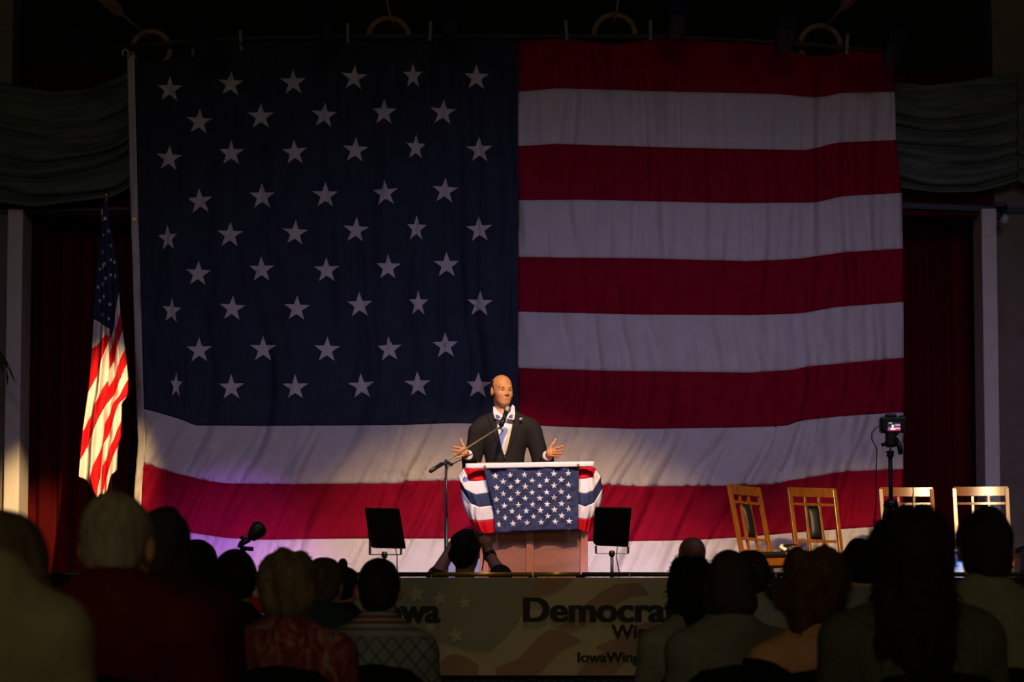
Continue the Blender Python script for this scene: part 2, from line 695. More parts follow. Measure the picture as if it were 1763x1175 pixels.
def seated_prims(dz, hunch, broad, lean):
    B = broad
    sh = 1.035 + dz
    torso = [
        ('ell', (0, -.015, .56), (.165, .135, .12), .05),
        ('ell', (0, -.01 + lean * .3, .76 + dz * .5), (.150 * B, .118, .20), .08),
        ('ell', (0, -.02 + lean * .8, .95 + dz), (.165 * B, .122, .16), .08),
        ('cone', (0, -.035 + lean, 1.085 + dz), (.160 * B, -.02 + lean, sh), .060, .056, .06),
        ('cone', (0, -.035 + lean, 1.085 + dz), (-.160 * B, -.02 + lean, sh), .060, .056, .06),
    ]
    arms = []
    hands = []
    for s in (1, -1):
        S = (s * .178 * B, -.010 + lean, sh - .015)
        E = (s * (.200 * B + .012), .04 + lean * .7, .78 + dz * .6)
        W = (s * .11, .235, .655)
        arms += [('cone', S, E, .052, .044, .05), ('cone', E, W, .042, .030, .03)]
        hands += simple_hand(W, (-s * .35, .9, -.12), -s)
    legs = []
    feet = []
    for s in (1, -1):
        legs += [('cone', (s * .09, .0, .535), (s * .12, .42, .535), .085, .060, .05), ('cone', (s * .12, .42, .53), (s * .12, .43, .12), .055, .042, .03)]
        feet += [('cone', (s * .12, .42, .09), (s * .125, .44, .055), .042, .045, .02), ('cone', (s * .125, .43, .045), (s * .135, .58, .038), .042, .034, .03)]
    return torso, arms, hands, legs, feet


def make_head(c, yaw, tilt, scale, facing=0.0, ears=True):
    R = rotz(facing + yaw) @ rotx(tilt)
    pr = xform(HEAD + (EARS if ears else []), c, R, scale)
    return pr, R


def eyes_for(person, c, R, s, mw=None):
    for sx in (.030, -.030):
        e = MB()
        p = np.array(c) + R @ (np.array((sx, .0745, .000)) * s)
        e.lathe([(0.0005, -.0100), (.005, -.0087), (.0087, -.005), (.0100, 0), (.0087, .005), (.005, .0087), (.0005, .0100)], p, 10)
        eo = e.build('eye', EYEW, person, smooth=True)
        e2 = MB()
        p2 = np.array(c) + R @ (np.array((sx, .0822, -.0005)) * s)
        e2.lathe([(0.0005, -.0055), (.004, -.004), (.0056, 0), (.004, .004), (.0005, .0055)], p2, 8)
        e2.build('iris', IRIS, eo, smooth=True)


PEOPLE = []


def seated_person(label, px, top, Y, hair='short', hairkey='dark', hairrgb=(30, 24, 18), shirt=None, skin=None, yaw=0.0, byaw=0.0, hunch=0.0,
                  broad=.86, collar=True, h=0.012, hs=1.0, strand=0, slen=.03, curl=.01, lean=0.0, low_neck=False, hthick=.012, pattern=None, name='person', tilt=0.0, glasses=False):
    skin = skin or SKIN
    base = P(px, 900, Y)
    top_z = P(px, top, Y).z
    root = empty(name, (base.x, Y, 0), byaw)
    tag(root, label, 'person', 'seated audience')
    topl = max(p[1][2] + p[2][2] for p in HAIR[hair] if p[0] == 'ell') if hair != 'bald' else .118
    hc_z = top_z - topl * hs
    # head centre in a neutral figure is 1.245; shoulders follow the head unless the person hunches
    dz = hc_z - 1.245 + hunch
    hc = np.array((0, .0 + lean + hunch * .5, hc_z))
    headp, R = make_head(hc, yaw, tilt, hs)
    neck = [('cone', hc + R @ np.array((0, -.018, -.06)) * hs, (0, -.035 + lean, 1.07 + dz), .054, .060, .03)]
    torso, arms, hands, legs, feet = seated_prims(dz, hunch, broad, lean)
    body, _ = sdf_obj('body', headp + neck + torso + arms + hands + legs + feet, skin, h, root)
    # clothing shells
    top_c = 1.10 + dz
    if low_neck:
        cutf = lambda X, Y_, Z: (Z - (1.045 + dz - 0.10 * np.exp(-(X / .10) ** 2))) * .9 + 0 * Y_
    else:
        cutf = None
    sdf_obj('top', torso + arms + ([] if low_neck else [('cone', (0, -.035 + lean, 1.07 + dz), (0, -.03 + lean, 1.115 + dz), .062, .060, .03)]),
            shirt, h, root, infl=.014, wr=(.0036, 34, int(px) % 97, (1, 1, .7)), cut=cutf)
    sdf_obj('trousers', torso[:1] + legs, TROUSER, h * 1.25, root, infl=.011, wr=(.005, 30, 3))
    for s in (0, 1):
        sdf_obj('shoe', feet[2 * s:2 * s + 2], SHOE, .012, root, infl=.006)
    if collar:
        cz = 1.105 + dz
        sdf_obj('collar', [('cone', (0, -.036 + lean, cz - .012), (0, -.024 + lean, cz + .026), .078, .066, .01)], shirt, .008, root,
                cut=lambda X, Y_, Z: np.maximum(.050 - np.sqrt(X ** 2 + (Y_ + .030 - lean) ** 2), np.maximum(Z - cz - .034, cz - .030 - Z)))
    if hair != 'bald':
        hp = xform(HAIR[hair], hc, R, hs)
        amp = {'buzz': .002, 'short': .005, 'bob': .006, 'curly': .010, 'fluffy': .006, 'long': .008, 'shoulder': .010, 'updo': .006}[hair]
        fr = {'buzz': 80, 'short': 60, 'bob': 50, 'curly': 75, 'fluffy': 65, 'long': 60, 'shoulder': 70, 'updo': 60}[hair]
        g, V = sdf_obj('hair', hp, hairmat(hairkey, hairrgb), .007, root, wr=(amp, fr, int(px) % 89, (1, 1, .6)))
        if strand:
            mb = strands(V, hc, strand, slen, curl)
            st = mb.build('loose_strands', hairmat(hairkey, hairrgb), g, smooth=True)
            st['kind'] = 'stuff'
    if glasses:
        gm = MB()
        for sx in (.031, -.031):
            ring = [np.array(hc) + R @ np.array((sx + .022 * cos(a), .105, .004 + .017 * sin(a))) for a in linspace(0, 2 * pi, 13)]
            gm.tube(ring, .0016, 5)
            gm.tube([np.array(hc) + R @ np.array((sx * 1.7, .105, .006)), np.array(hc) + R @ np.array((np.sign(sx) * .084, 0, .008))], .0018, 5)
        gm.build('glasses', CHROME, root, smooth=True)
    eyes_for(root, hc, R, hs)
    PEOPLE.append((root, Y, base.x, byaw))
    return root

# ================================================================== THE SETTING


def struct(name, mb, m, parent=None, **k):
    o = mb.build(name, m, parent, **k)
    if parent is None:
        o['kind'] = 'structure'
    return o


struct('floor', MB().box((0, 7.0, -.05), (22, 26, .1)), HALLFLOOR)
struct('floor_stage', MB().box((0, 15.45, STAGE - .04), (16, 6.3, .08)), STAGEWOOD)
struct('wall_stage_front', MB().box((0, 12.36, (STAGE - .08) / 2), (16, .1, STAGE - .08)), BLACKWALL)
struct('wall_back', MB().box((0, 18.75, 4.6), (18, .2, 9.2)), BLACKWALL)
struct('ceiling', MB().box((0, 13.0, 9.0), (18, 11.6, .2)), BLACKWALL)
YW = 17.35
zt = P(0, 362, YW).z
xl0, xl1 = P(13, 600, YW).x, P(39.5, 600, YW).x
xr0, xr1 = P(1690, 600, YW).x, P(1716, 600, YW).x
# stucco walls either side of the stage opening
struct('wall_left', MB().box(((xl0 - 8) / 2, YW + .16, STAGE + 2.9), (abs(-8 - xl0), .3, 5.8)), STUCCO)
struct('wall_right', MB().box(((xr1 + 8) / 2, YW + .16, STAGE + 2.9), (8 - xr1, .3, 5.8)), STUCCO)
struct('trim_1', MB().box(((xl0 + xl1) / 2, YW + .1, (STAGE + zt) / 2), (xl1 - xl0, .34, zt - STAGE)), PLASTER, bevel=.01)
struct('trim_2', MB().box(((xr0 + xr1) / 2, YW + .1, (STAGE + zt) / 2), (xr1 - xr0, .34, zt - STAGE)), PLASTER, bevel=.01)
# dark red header board across the opening and its thin blue-grey edging
hz0, hz1 = P(0, 368, 17.3).z, P(0, 250, 17.3).z
hd = struct('trim_3', MB().box((0, 17.42, (hz0 + hz1) / 2), (16, .1, hz1 - hz0)), VELVET)
struct('edging', MB().beam((xr0 - 1.2, 17.34, hz0 + .10), (xr0 + 1.3, 17.34, hz0 - .0), .05, .03), mat('edging_paint', C(66, 68, 88), .7), hd)
struct('edging', MB().beam((xl1 - 1.3, 17.34, hz0 + .0), (xl1 + 1.3, 17.34, hz0 + .06), .03, .03), mat('edging_paint', C(66, 68, 88), .7), hd)

# ------------------------------------------------------------------ red stage curtains behind the flag


def curtain(px0, px1, label):
    Y0 = 17.95
    a, b = P(px0, 600, Y0).x, P(px1, 600, Y0).x
    top = 6.3
    n = int((b - a) / .022)

    def fn(x, z):
        w = sin(x * 33 + 1.7 * mnoise.noise((x * 2.1, 3, 0))) * .050 + .02 * sin(x * 71)
        k = .75 + .25 * (z - STAGE) / (top - STAGE)
        return Vector((x, Y0 + w * k + .02 * mnoise.noise((x * 1.5, z * .4, 9)), z))
    o = sheet_obj('stage_curtain', fn, linspace(a, b, n), linspace(STAGE + .02, top, 14), VELVET, th=.006)
    tag(o, label, 'curtain', 'dark red stage curtains')
    return o


curtain(-30, 300, 'dark red pleated curtain between left white pillar and giant flag')
curtain(1470, 1760, 'dark red pleated curtain between giant flag and right white pillar')

# ------------------------------------------------------------------ satin valance swags


def swag(x0, x1, top, bot, ends, label, amp=.05, seed=1, yb=17.18):
    """top/bot: polylines in px giving upper and lower edge; folds sag between the sides"""
    us = linspace(x0, x1, 60)
    vs_ = linspace(0, 1, 110)

    def fn(px, t):
        y0, y1 = smooth_poly(top, px), smooth_poly(bot, px)
        py = y0 + (y1 - y0) * t
        u = (px - x0) / (x1 - x0)
        ph = t * 14 + 1.6 * mnoise.noise((u * 1.3 + seed, t * 5, 2)) + .5 * sin(u * 3 + t * 4)
        d = amp * (abs(sin(ph * 1.5)) ** .7 - .5) * (.55 + .7 * t) + .02 * mnoise.noise((u * 5, t * 22, seed))
        return P(px, py, yb - d)
    o = sheet_obj('swag_valance', fn, us, vs_, SATIN, th=.004)
    tag(o, label, 'drape', 'satin swags over the stage')
    return o


swag(-70, 245, [(-70, 128), (0, 142), (90, 158), (160, 150), (215, 126), (245, 100)], [(-70, 325), (0, 350), (60, 357), (150, 345), (200, 338), (222, 324), (245, 315)], 0,
     'grey-green satin swag hanging in folds left of giant flag', .085, 1)
swag(1520, 1752, [(1520, 138), (1545, 142), (1600, 147), (1660, 140), (1700, 132), (1752, 124)], [(1520, 318), (1553, 324), (1610, 331), (1680, 331), (1720, 322), (1752, 312)], 0,
     'grey satin swag hanging in folds right of giant flag', .085, 5)
tag(swag(1753, 1850, [(1753, 124), (1800, 140), (1850, 140)], [(1753, 310), (1800, 338), (1850, 345)], 0, 'narrow grey satin swag at the far right frame edge', .05, 8))

# ------------------------------------------------------------------ giant flag
YF = 16.85
TOP = [(218, 97), (240, 104), (265, 108), (300, 101), (320, 88), (333, 80), (370, 83), (415, 72), (500, 74), (600, 67), (630, 73), (670, 76), (710, 73), (740, 66), (800, 66), (892, 70), (930, 69), (975, 65), (1010, 72), (1060, 76), (1095, 72), (1120, 66), (1200, 70), (1280, 73), (1343, 77), (1372, 92), (1410, 97), (1440, 93), (1458, 85), (1500, 90), (1545, 95)]
B = {0: TOP,
     1: [(892, 158), (960, 152), (1160, 158), (1340, 162), (1400, 168), (1425, 166), (1446, 160), (1545, 158)],
     2: [(892, 252), (960, 248), (1180, 255), (1390, 259), (1440, 246), (1550, 241)],
     3: [(892, 345), (1000, 344), (1260, 350), (1405, 349), (1450, 338), (1560, 332)],
     4: [(892, 443), (1100, 445), (1290, 450), (1375, 446), (1450, 435), (1560, 428)],
     5: [(892, 537), (1100, 542), (1290, 543), (1380, 540), (1440, 529), (1560, 520)],
     6: [(892, 634), (1050, 639), (1290, 642), (1370, 637), (1385, 632), (1440, 627), (1560, 616)],
     7: [(235, 703), (250, 705), (290, 716), (324, 727), (331, 733), (450, 734), (600, 733), (700, 732), (780, 729), (892, 732), (960, 735), (1090, 739), (1250, 737), (1355, 734), (1376, 725), (1450, 717), (1560, 710)],
     8: [(230, 793), (245, 797), (265, 804), (300, 815), (360, 829), (390, 833), (500, 834), (692, 833), (694, 829), (800, 828), (893, 831), (1040, 835), (1100, 838), (1240, 837), (1343, 834), (1348, 829), (1380, 825), (1450, 813), (1560, 808)],
     9: [(230, 892), (260, 901), (330, 918), (390, 927), (450, 930), (600, 928), (770, 928), (1040, 933), (1190, 931), (1285, 925), (1400, 915), (1560, 904)]}
B[10] = [(x, y + 97) for x, y in B[9]]
B[11] = [(x, y + 124) for x, y in B[9]]
CLIPS = [333, 415, 600, 740, 975, 1120, 1343, 1458]
TUCKS = [(355, 806, -.20), (506, 806, 0.0), (693, 806, -.22), (1100, 830, 0.15), (1347, 826, .28)]


def flag_depth(px, py):
    u, v = px / 100.0, py / 100.0
    low = max(0.0, min(1.0, (py - 560) / 250.0))
    q = u + (v - 7.0) * .42 * low + .25 * mnoise.noise((u * .7, v * .35, 1.0))
    d = .020 * sin(q * 7.4 + 2.2 * mnoise.noise((q * .9, v * .2, 4)))
    d += .055 * mnoise.noise((q * 1.25, v * .22, 7.0))
    d += .026 * mnoise.noise((q * 3.6, v * .30, 11.0))
    d += .022 * mnoise.noise((q * 8.0, v * .45, 21.0))
    d += .007 * mnoise.noise((q * 15.0, v * .8, 27.0))
    # sharp hanging creases, slanting in the lower part
    for fq, am, sd in ((2.1, .050, 31.0), (3.7, .030, 41.0)):
        n = mnoise.noise((q * fq, v * .22, sd))
        d += am * max(0.0, 1 - abs(n) * 7) * (.6 + .4 * low)
    if px > 1330:                                  # gathered, narrow pleats at the fly end
        w = min(1.0, (px - 1330) / 60.0)
        d += .016 * w * sin(px * .19 + 1.5 * mnoise.noise((u * 3, v * .5, 2)))
    if px < 300:
        d += .03 * (300 - px) / 80.0 * sin(px * .11 + v)
    # long diagonal tension folds hanging from the clips
    for cx in CLIPS:
        dx, dy = px - cx, py - 62.0
        r = sqrt(dx * dx + dy * dy)
        if r < 330:
            a = math.atan2(dx, dy)
            d += .020 * (1 - r / 330.0) * sin(a * 7 + cx) * min(1, r / 40.0)
    # tucks where the backdrop is pinned
    for tx, ty, sl in TUCKS:
        if abs(py - ty) < 110:
            k = 1 - abs(py - ty) / 110.0
            xx = px - (tx + sl * (py - ty) * (1 if py < ty else -1.5))
            if abs(xx) < 26:
                d -= .045 * k * (1 - abs(xx) / 26.0) * (1 if xx > 0 else .5)
    if py > 930:
        d -= .05 * (py - 930) / 60.0
    return d


def FS(px, py, off=0.0):
    return P(px, py, YF + flag_depth(px, py) - off)


def left_edge(py):
    return lerp_poly([(95, 231), (330, 236), (480, 241), (700, 247), (760, 250), (850, 243), (1060, 237)], py)


def right_edge(py):
    return lerp_poly([(90, 1538), (160, 1540), (245, 1543), (335, 1553), (430, 1555), (620, 1556), (1060, 1554)], py)


flag = empty('giant_flag', P(892, 600, YF))
FL0 = flag.location.copy()
tag(flag, 'giant american flag hung as backdrop across the whole stage', 'flag')


def band2(name, m, a, b, x0, x1, rows):
    """x0/x1: number or function of py"""
    cols = int(abs((x1(500) if callable(x1) else x1) - (x0(500) if callable(x0) else x0)) / 4.5)

    def fn(s, t):
        px = 892.0
        for _ in range(3):
            y0, y1 = smooth_poly(B[a], px), smooth_poly(B[b], px)
            py = y0 + (y1 - y0) * t
            l = x0(py) if callable(x0) else x0
            r = x1(py) if callable(x1) else x1
            px = l + (r - l) * s
        return FS(px, py)
    return sheet_obj(name, fn, linspace(0, 1, cols), linspace(0, 1, rows), m, flag, th=.004, local=FL0)


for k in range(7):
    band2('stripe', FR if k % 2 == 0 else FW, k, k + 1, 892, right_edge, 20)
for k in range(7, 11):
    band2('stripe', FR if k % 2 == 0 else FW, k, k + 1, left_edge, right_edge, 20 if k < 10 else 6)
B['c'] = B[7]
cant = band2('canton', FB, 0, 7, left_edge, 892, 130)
# white heading strip along the hoist
hb = MB()


def hoist(s, t):
    py = 95 + t * (1062 - 95)
    r = left_edge(py) + .5
    l = r - 12.5
    return FS(l + (r - l) * s, py, .006 + .004 * sin(t * 40))


sheet_obj('hoist_strip', hoist, linspace(0, 1, 5), linspace(0, 1, 90), FW, flag, th=.006, local=FL0)
for gy in (118, 378, 660):
    g = MB()
    c = FS(left_edge(gy) - 6, gy, .014)
    g.lathe([(.008, -.004), (.018, -.004), (.018, .004), (.008, .004)], c, 12, Matrix.Rotation(pi / 2, 3, 'X'))
    g.build('grommet', BRASS, flag, local=FL0)
loop = MB()
loop.tube([P(218 + 5 * cos(a) - 2, 92 - 7 * sin(a), YF - .01) for a in linspace(-.6, pi + .6, 9)], .008, 6)
loop.build('corner_loop', FW, flag, smooth=True, local=FL0)

STARS = [
    [(292, 152), (397, 143), (505, 140), (610, 132), (711, 129), (820, 132)],
    [(343, 208), (449, 199), (558, 197), (661, 192), (763, 192)],
    [(291, 271), (398, 262), (507, 261), (612, 257), (716, 252), (825, 257)],
    [(344, 345), (451, 337), (560, 335), (663, 331), (766, 327)],
    [(289, 409), (396, 403), (508, 400), (613, 395), (717, 392), (825, 394)],
    [(341, 470), (450, 463), (562, 464), (668, 459), (769, 455)],
    [(295, 534), (400, 530), (511, 530), (619, 524), (720, 521), (826, 522)],
    [(343, 602), (453, 600), (563, 601), (670, 600), (767, 594)],
    [(303, 662), (398, 666), (508, 666), (622, 664), (719, 661), (823, 663)]]


def cloth_star(fn, cx, cy, R, name, m, parent, local, sub=3, sx=1.0, rot=0.0):
    pts = star_pts(R, R * .39, rot)
    bm = bmesh.new()
    c = bm.verts.new((0, 0, 0))
    ring = [bm.verts.new((x * sx, y, 0)) for x, y in pts]
    for i in range(10):
        bm.faces.new((c, ring[i], ring[(i + 1) % 10]))
    if sub:
        bmesh.ops.subdivide_edges(bm, edges=bm.edges[:], cuts=sub, use_grid_fill=True)
    L = Vector(local)
    for v in bm.verts:
        v.co = fn(cx + v.co.x, cy - v.co.y) - L
    me = bpy.data.meshes.new(name)
    bm.to_mesh(me)
    bm.free()
    me.polygons.foreach_set('use_smooth', [True] * len(me.polygons))
    me.materials.append(m)
    o = link(name, me, parent)
    md = o.modifiers.new('thickness', 'SOLIDIFY')
    md.thickness = .002
    return o


for r, row in enumerate(STARS):
    for i, (sx_, sy_) in enumerate(row):
        w = 1.0
        if i == 0 and r in (4, 6):
            w = .75
        if i == 0 and r == 8:
            w = .48
        if i == 4 and r in (2, 4, 6, 0) and len(row) == 6:
            w = .78
        cloth_star(lambda x, y: FS(x, y, .016), sx_, sy_ + 2, 23.5, 'star', FW, flag, FL0, 3, w, random.uniform(-.08, .08))

# batten rope along the top of the flag, and the grey spring clips
rope = MB()
rope.tube([P(200, 80, YF + .03), P(415, 66, YF + .03), P(600, 62, YF + .03), P(892, 62, YF + .03), P(1120, 62, YF + .03), P(1343, 72, YF + .03), P(1560, 90, YF + .03)], .018, 8)
ro = rope.build('hanging_batten', mat('batten_paint', C(70, 66, 54), .8), None, smooth=True)
tag(ro, 'thin dull pipe batten the giant flag hangs from', 'batten')
for cx, cy in [(334, 80), (415, 70), (599, 58), (741, 54), (975, 53), (1120, 53), (1343, 70), (1458, 77)]:
    p = P(cx, cy, YF - .03)
    e = empty('spring_clip', p)
    names = {334: 'grey spring clip nearest the flag corner by left swag', 415: 'grey spring clip second from left on the flag top', 599: 'grey spring clip just left of the second gold ring',
             741: 'grey spring clip just right of the second gold ring', 975: 'grey spring clip just left of the third gold ring', 1120: 'grey spring clip just right of the third gold ring',
             1343: 'grey spring clip just left of the rightmost gold ring', 1458: 'grey spring clip just right of the rightmost gold ring'}
    tag(e, names[cx], 'clip', 'clips along the flag top')
    tl = random.uniform(-.12, .12)
    for s in (-1, 1):
        j = MB()
        j.beam((tl * .08, s * .006 + s * .012, .085), (-tl * .08, s * .004, -.085), .026, .010)
        j.build('jaw', mat('clip_grey', C(128, 124, 130), .6), e)
    sp = MB()
    sp.tube([(-.014, 0, .01), (.014, 0, .01)], .013, 8)
    sp.build('spring', CHROME, e, smooth=True)

# ------------------------------------------------------------------ gold rings with paddles above the flag
RINGS = [(260, 86, 33, [(268, 72), (213, 27)], (178, -4), 'gold ring with paddle rod, leftmost above the giant flag'),
         (669, 66, 36, [(684, 56), (672, 30)], (662, -20), 'gold ring with rod, second from left above canton'),
         (1058, 60, 36, [(1053, 55), (1061, 20)], (1067, -20), 'gold ring with rod, third from left above red stripe'),
         (1412, 78, 35, [(1410, 60), (1447, 16)], (1468, -6), 'gold ring with paddle rod, rightmost above the giant flag')]
for i, (cx, cy, R, rod, end, lab) in enumerate(RINGS):
    Yr = YF + .16
    c = P(cx, cy, Yr)
    e = empty('ring_ornament', c)
    tag(e, lab, 'ornament', 'gold rings above the stage')
    s = Yr / F
    rg = MB()
    n, m_ = 36, 10
    vs_, fs_ = [], []
    for a in range(n):
        A = 2 * pi * a / n
        for b in range(m_):
            Bq = 2 * pi * b / m_
            rr = R * s + .026 * cos(Bq)
            vs_.append((rr * cos(A), .020 * sin(Bq), rr * sin(A)))
    for a in range(n):
        for b in range(m_):
            fs_.append((a * m_ + b, ((a + 1) % n) * m_ + b, ((a + 1) % n) * m_ + (b + 1) % m_, a * m_ + (b + 1) % m_))
    rg.add(vs_, fs_)
    rg.build('ring', GOLDRING, e, smooth=True)
    a = P(rod[0][0], rod[0][1], Yr - .05) - c
    b = P(rod[1][0], rod[1][1], Yr - .35) - c
    d = P(end[0], end[1], Yr - .6) - c
    MB().tube([a, b, b + (d - b) * 1.3], [.008, .010, .010], 8).build('rod', GOLDRING, e, smooth=True)
    if i in (0, 3):
        pd = MB()
        t = (d - b)
        side = t.cross(Vector((0, 1, 0))).normalized()
        pts = [b + side * .014, b + t * .25 + side * .050, b + t * 1.3 + side * .055, b + t * 1.3 - side * .055, b + t * .25 - side * .050, b - side * .014]
        pd.prism(pts, (0, -.02, 0))
        pd.build('paddle_blade', mat('paddle_wood', C(118, 98, 92), .7), e, bevel=.004)
    MB().tube([b + (d - b) * 1.2, b + (d - b) * 1.2 + Vector((0, 0, 3))], .006, 6).build('hanger_wire', BLACKMETAL, e)

# ------------------------------------------------------------------ stage lamps hanging in the dark above
pipe = MB().tube([(-6.6, 16.1, 7.05), (6.6, 16.1, 7.05)], .03, 10).build('lighting_pipe', BLACKMETAL, None, smooth=True)
tag(pipe, 'black lighting pipe holding the unlit stage lamps above flag', 'pipe')
LAMPS = [(140, 84, 'unlit black stage lamp far left above the swag'), (345, 63, 'unlit black stage lamp near the leftmost gold ring'), (560, 42, 'unlit black stage lamp between first and second rings'), (772, 34, 'unlit black stage lamp right of second gold ring'),
         (1165, 36, 'unlit black stage lamp right of third gold ring'), (1352, 58, 'unlit black stage lamp left of rightmost ring'), (1541, 84, 'unlit black stage lamp at the flag right corner')]
for px, py, lab in LAMPS:
    c = P(px, py, 16.1)
    e = empty('stage_lamp', c)
    tag(e, lab, 'stage lamp', 'unlit lamps above the stage')
    Rm = Matrix.Rotation(radians(62), 3, 'X') @ Matrix.Rotation(random.uniform(-.5, .5), 3, 'Z')
    MB().lathe([(.03, -.16), (.07, -.14), (.085, -.05), (.085, .14), (.09, .145)], (0, 0, 0), 18, Rm).build('can', BLACKMETAL, e, smooth=True)
    MB().lathe([(.08, .146), (.08, .152)], (0, 0, 0), 18, Rm).build('lens', mat('lamp_lens', C(44, 46, 66), .25, var=.05), e)
    MB().tube([(-.11, 0, 0), (-.11, 0, .14), (0, 0, .18), (.11, 0, .14), (.11, 0, 0)], .010, 6).build('yoke', BLACKMETAL, e)
    MB().tube([(0, 0, .17), (0, 0, 7.05 - c.z)], .014, 6).build('hanger', BLACKMETAL, e)

# small white globe lamp on the right stucco wall
c = P(1730, 378, 17.1)
e = empty('wall_lamp', c)
tag(e, 'small unlit globe lamp on right stucco wall under the swag', 'lamp')
MB().lathe([(.001, -.04), (.02, -.035), (.036, -.015), (.04, 0), (.036, .015), (.02, .035), (.012, .045)], (0, 0, 0), 14).build('globe', mat('frosted_glass', C(190, 190, 200), .25, var=.03), e, smooth=True)
MB().tube([(0, 0, .04), (.02, .03, .12), (.02, .22, .14)], .014, 8).build('arm', BLACKMETAL, e, smooth=True)
MB().box((.02, .24, .13), (.10, .03, .14)).build('wall_plate', BLACKMETAL, e, bevel=.005)

# potted palm at the far left, only leaf tips in view
c = Vector((P(-88, 900, 16.4).x, 16.4, STAGE))
e = empty('potted_palm', c)
tag(e, 'palm with dark fronds at the far left frame edge', 'plant')
MB().lathe([(.14, 0), (.15, .02), (.20, .32), (.21, .34), (.19, .34), (.18, .30)], (0, 0, 0), 20).build('pot', mat('clay_pot', C(70, 46, 34), .8), e, smooth=True)
MB().tube([(0, 0, .28), (.02, 0, .9), (0, .02, 2.25)], [.05, .045, .035], 10).build('trunk', mat('palm_trunk', C(60, 48, 32), .9, bump=.01), e, smooth=True)
for k in range(12):
    a = 2 * pi * k / 12 + .2
    L = .50 + .15 * random.random()
    fr = MB()
    pts = [Vector((cos(a) * L * t * .8, sin(a) * L * t * .8, 2.20 + .62 * t - .75 * t * t)) for t in linspace(0, 1, 9)]
    fr.tube(pts, .006, 4)
    for i in range(1, 9):
        for s in (-1, 1):
            d = Vector((-sin(a) * s, cos(a) * s, -.55)) + (pts[i] - pts[i - 1]).normalized() * 1.1
            d.normalize()
            q = pts[i] + d * .19
            w = Vector((0, 0, 1)).cross(d).normalized() * .009
            fr.add([pts[i], pts[i] + d * .09 + w, q, pts[i] + d * .09 - w], [(0, 1, 2, 3)])
    fr.build('frond', mat('palm_leaf', C(34, 58, 28), .6), e)

# ================================================================== STAGE OBJECTS
# ------------------------------------------------------------------ flag on its pole, left
YPF = 16.2
KZ = .5104


def Z8(x, y):
    return x * KZ, 300 + y * KZ


base = Vector((P(176, 900, YPF).x, YPF, STAGE))
pf = empty('pole_flag', base)
tag(pf, 'american flag hanging limp on a pole before dark red curtain', 'flag')
PL = [(95, 347), (170, 342), (330, 330), (490, 318), (590, 308), (740, 295), (880, 280), (1020, 267), (1100, 300)]
PRT = [(90, 360), (180, 371), (260, 385), (370, 400), (480, 410), (600, 425), (690, 431), (745, 429), (775, 409), (890, 409), (920, 400), (1010, 398), (1060, 390), (1100, 380)]
# lower edge as function of the place across the cloth
BOT = [(0, 1022), (.10, 1030), (.22, 1062), (.38, 1096), (.50, 1078), (.66, 1086), (.78, 1060), (.88, 1015), (1.0, 1000)]
# stripe borders: left edge, fold, start of second panel, right edge
BL = [490, 590, 735, 870, 965, 1120, 1250, 1300, 1350, 1400]
BM = [522, 530, 560, 694, 789, 924, 1024, 1110, 1200, 1300]
BN = [565, 605, 665, 725, 790, 850, 915, 1000, 1090, 1200]
BR = [400, 466, 528, 590, 640, 692, 750, 830, 915, 1010]


def pf_border(k, s):
    if s < .52:
        t = s / .52
        return BL[k] + (BM[k] - BL[k]) * t
    t = (s - .52) / .48
    return BN[k] + (BR[k] - BN[k]) * t


def pf_depth(s, yz):
    k = min(1.0, max(0.0, (yz - 90) / 500.0))
    return (.075 * sin(s * 2 * pi * 1.9 + .6) + .030 * sin(s * 2 * pi * 4.3 + yz * .004)) * k + (.05 * (s > .52) * k)


def pfp(s, yz, off=0.0):
    l, r = lerp_poly(PL, yz), lerp_poly(PRT, yz)
    g = s + .03 * sin(s * 2 * pi * 2)
    x = l + (r - l) * g + 3 * sin(yz * .012 + s * 5)
    px, py = Z8(x, yz)
    return P(px, py, YPF - .05 + pf_depth(s, yz) - off)


def pf_band(name, m, fa, fb, rows):
    ss = linspace(0, 1, 46)

    def fn(s, t):
        bt = lerp_poly(BOT, s)
        a, b = min(fa(s), bt), min(fb(s), bt)
        return pfp(s, a + (b - a) * t)
    return sheet_obj(name, fn, ss, linspace(0, 1, rows), m, pf, th=.003, local=base)


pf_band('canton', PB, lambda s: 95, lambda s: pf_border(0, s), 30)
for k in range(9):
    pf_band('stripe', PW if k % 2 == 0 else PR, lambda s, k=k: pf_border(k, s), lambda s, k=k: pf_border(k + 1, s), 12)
pstars = [(357, 150), (352, 205), (365, 193), (371, 243), (348, 264), (372, 290), (337, 322), (349, 312), (357, 303), (386, 298), (389, 345), (371, 341), (331, 382), (346, 371), (359, 352), (336, 428), (350, 413), (368, 440), (342, 474), (366, 488), (365, 540)]
for x, y in pstars:
    l, r = lerp_poly(PL, y), lerp_poly(PRT, y)
    R = 9.0
    px, py = Z8(x, y)
    cloth_star(lambda a, b: pfp(max(0, min(1, ((a / KZ) - lerp_poly(PL, (b - 300) / KZ)) / (lerp_poly(PRT, (b - 300) / KZ) - lerp_poly(PL, (b - 300) / KZ)))), (b - 300) / KZ, .014),
               px, py, R * KZ, 'star', PW, pf, base, 0, .8, random.uniform(-.4, .4))
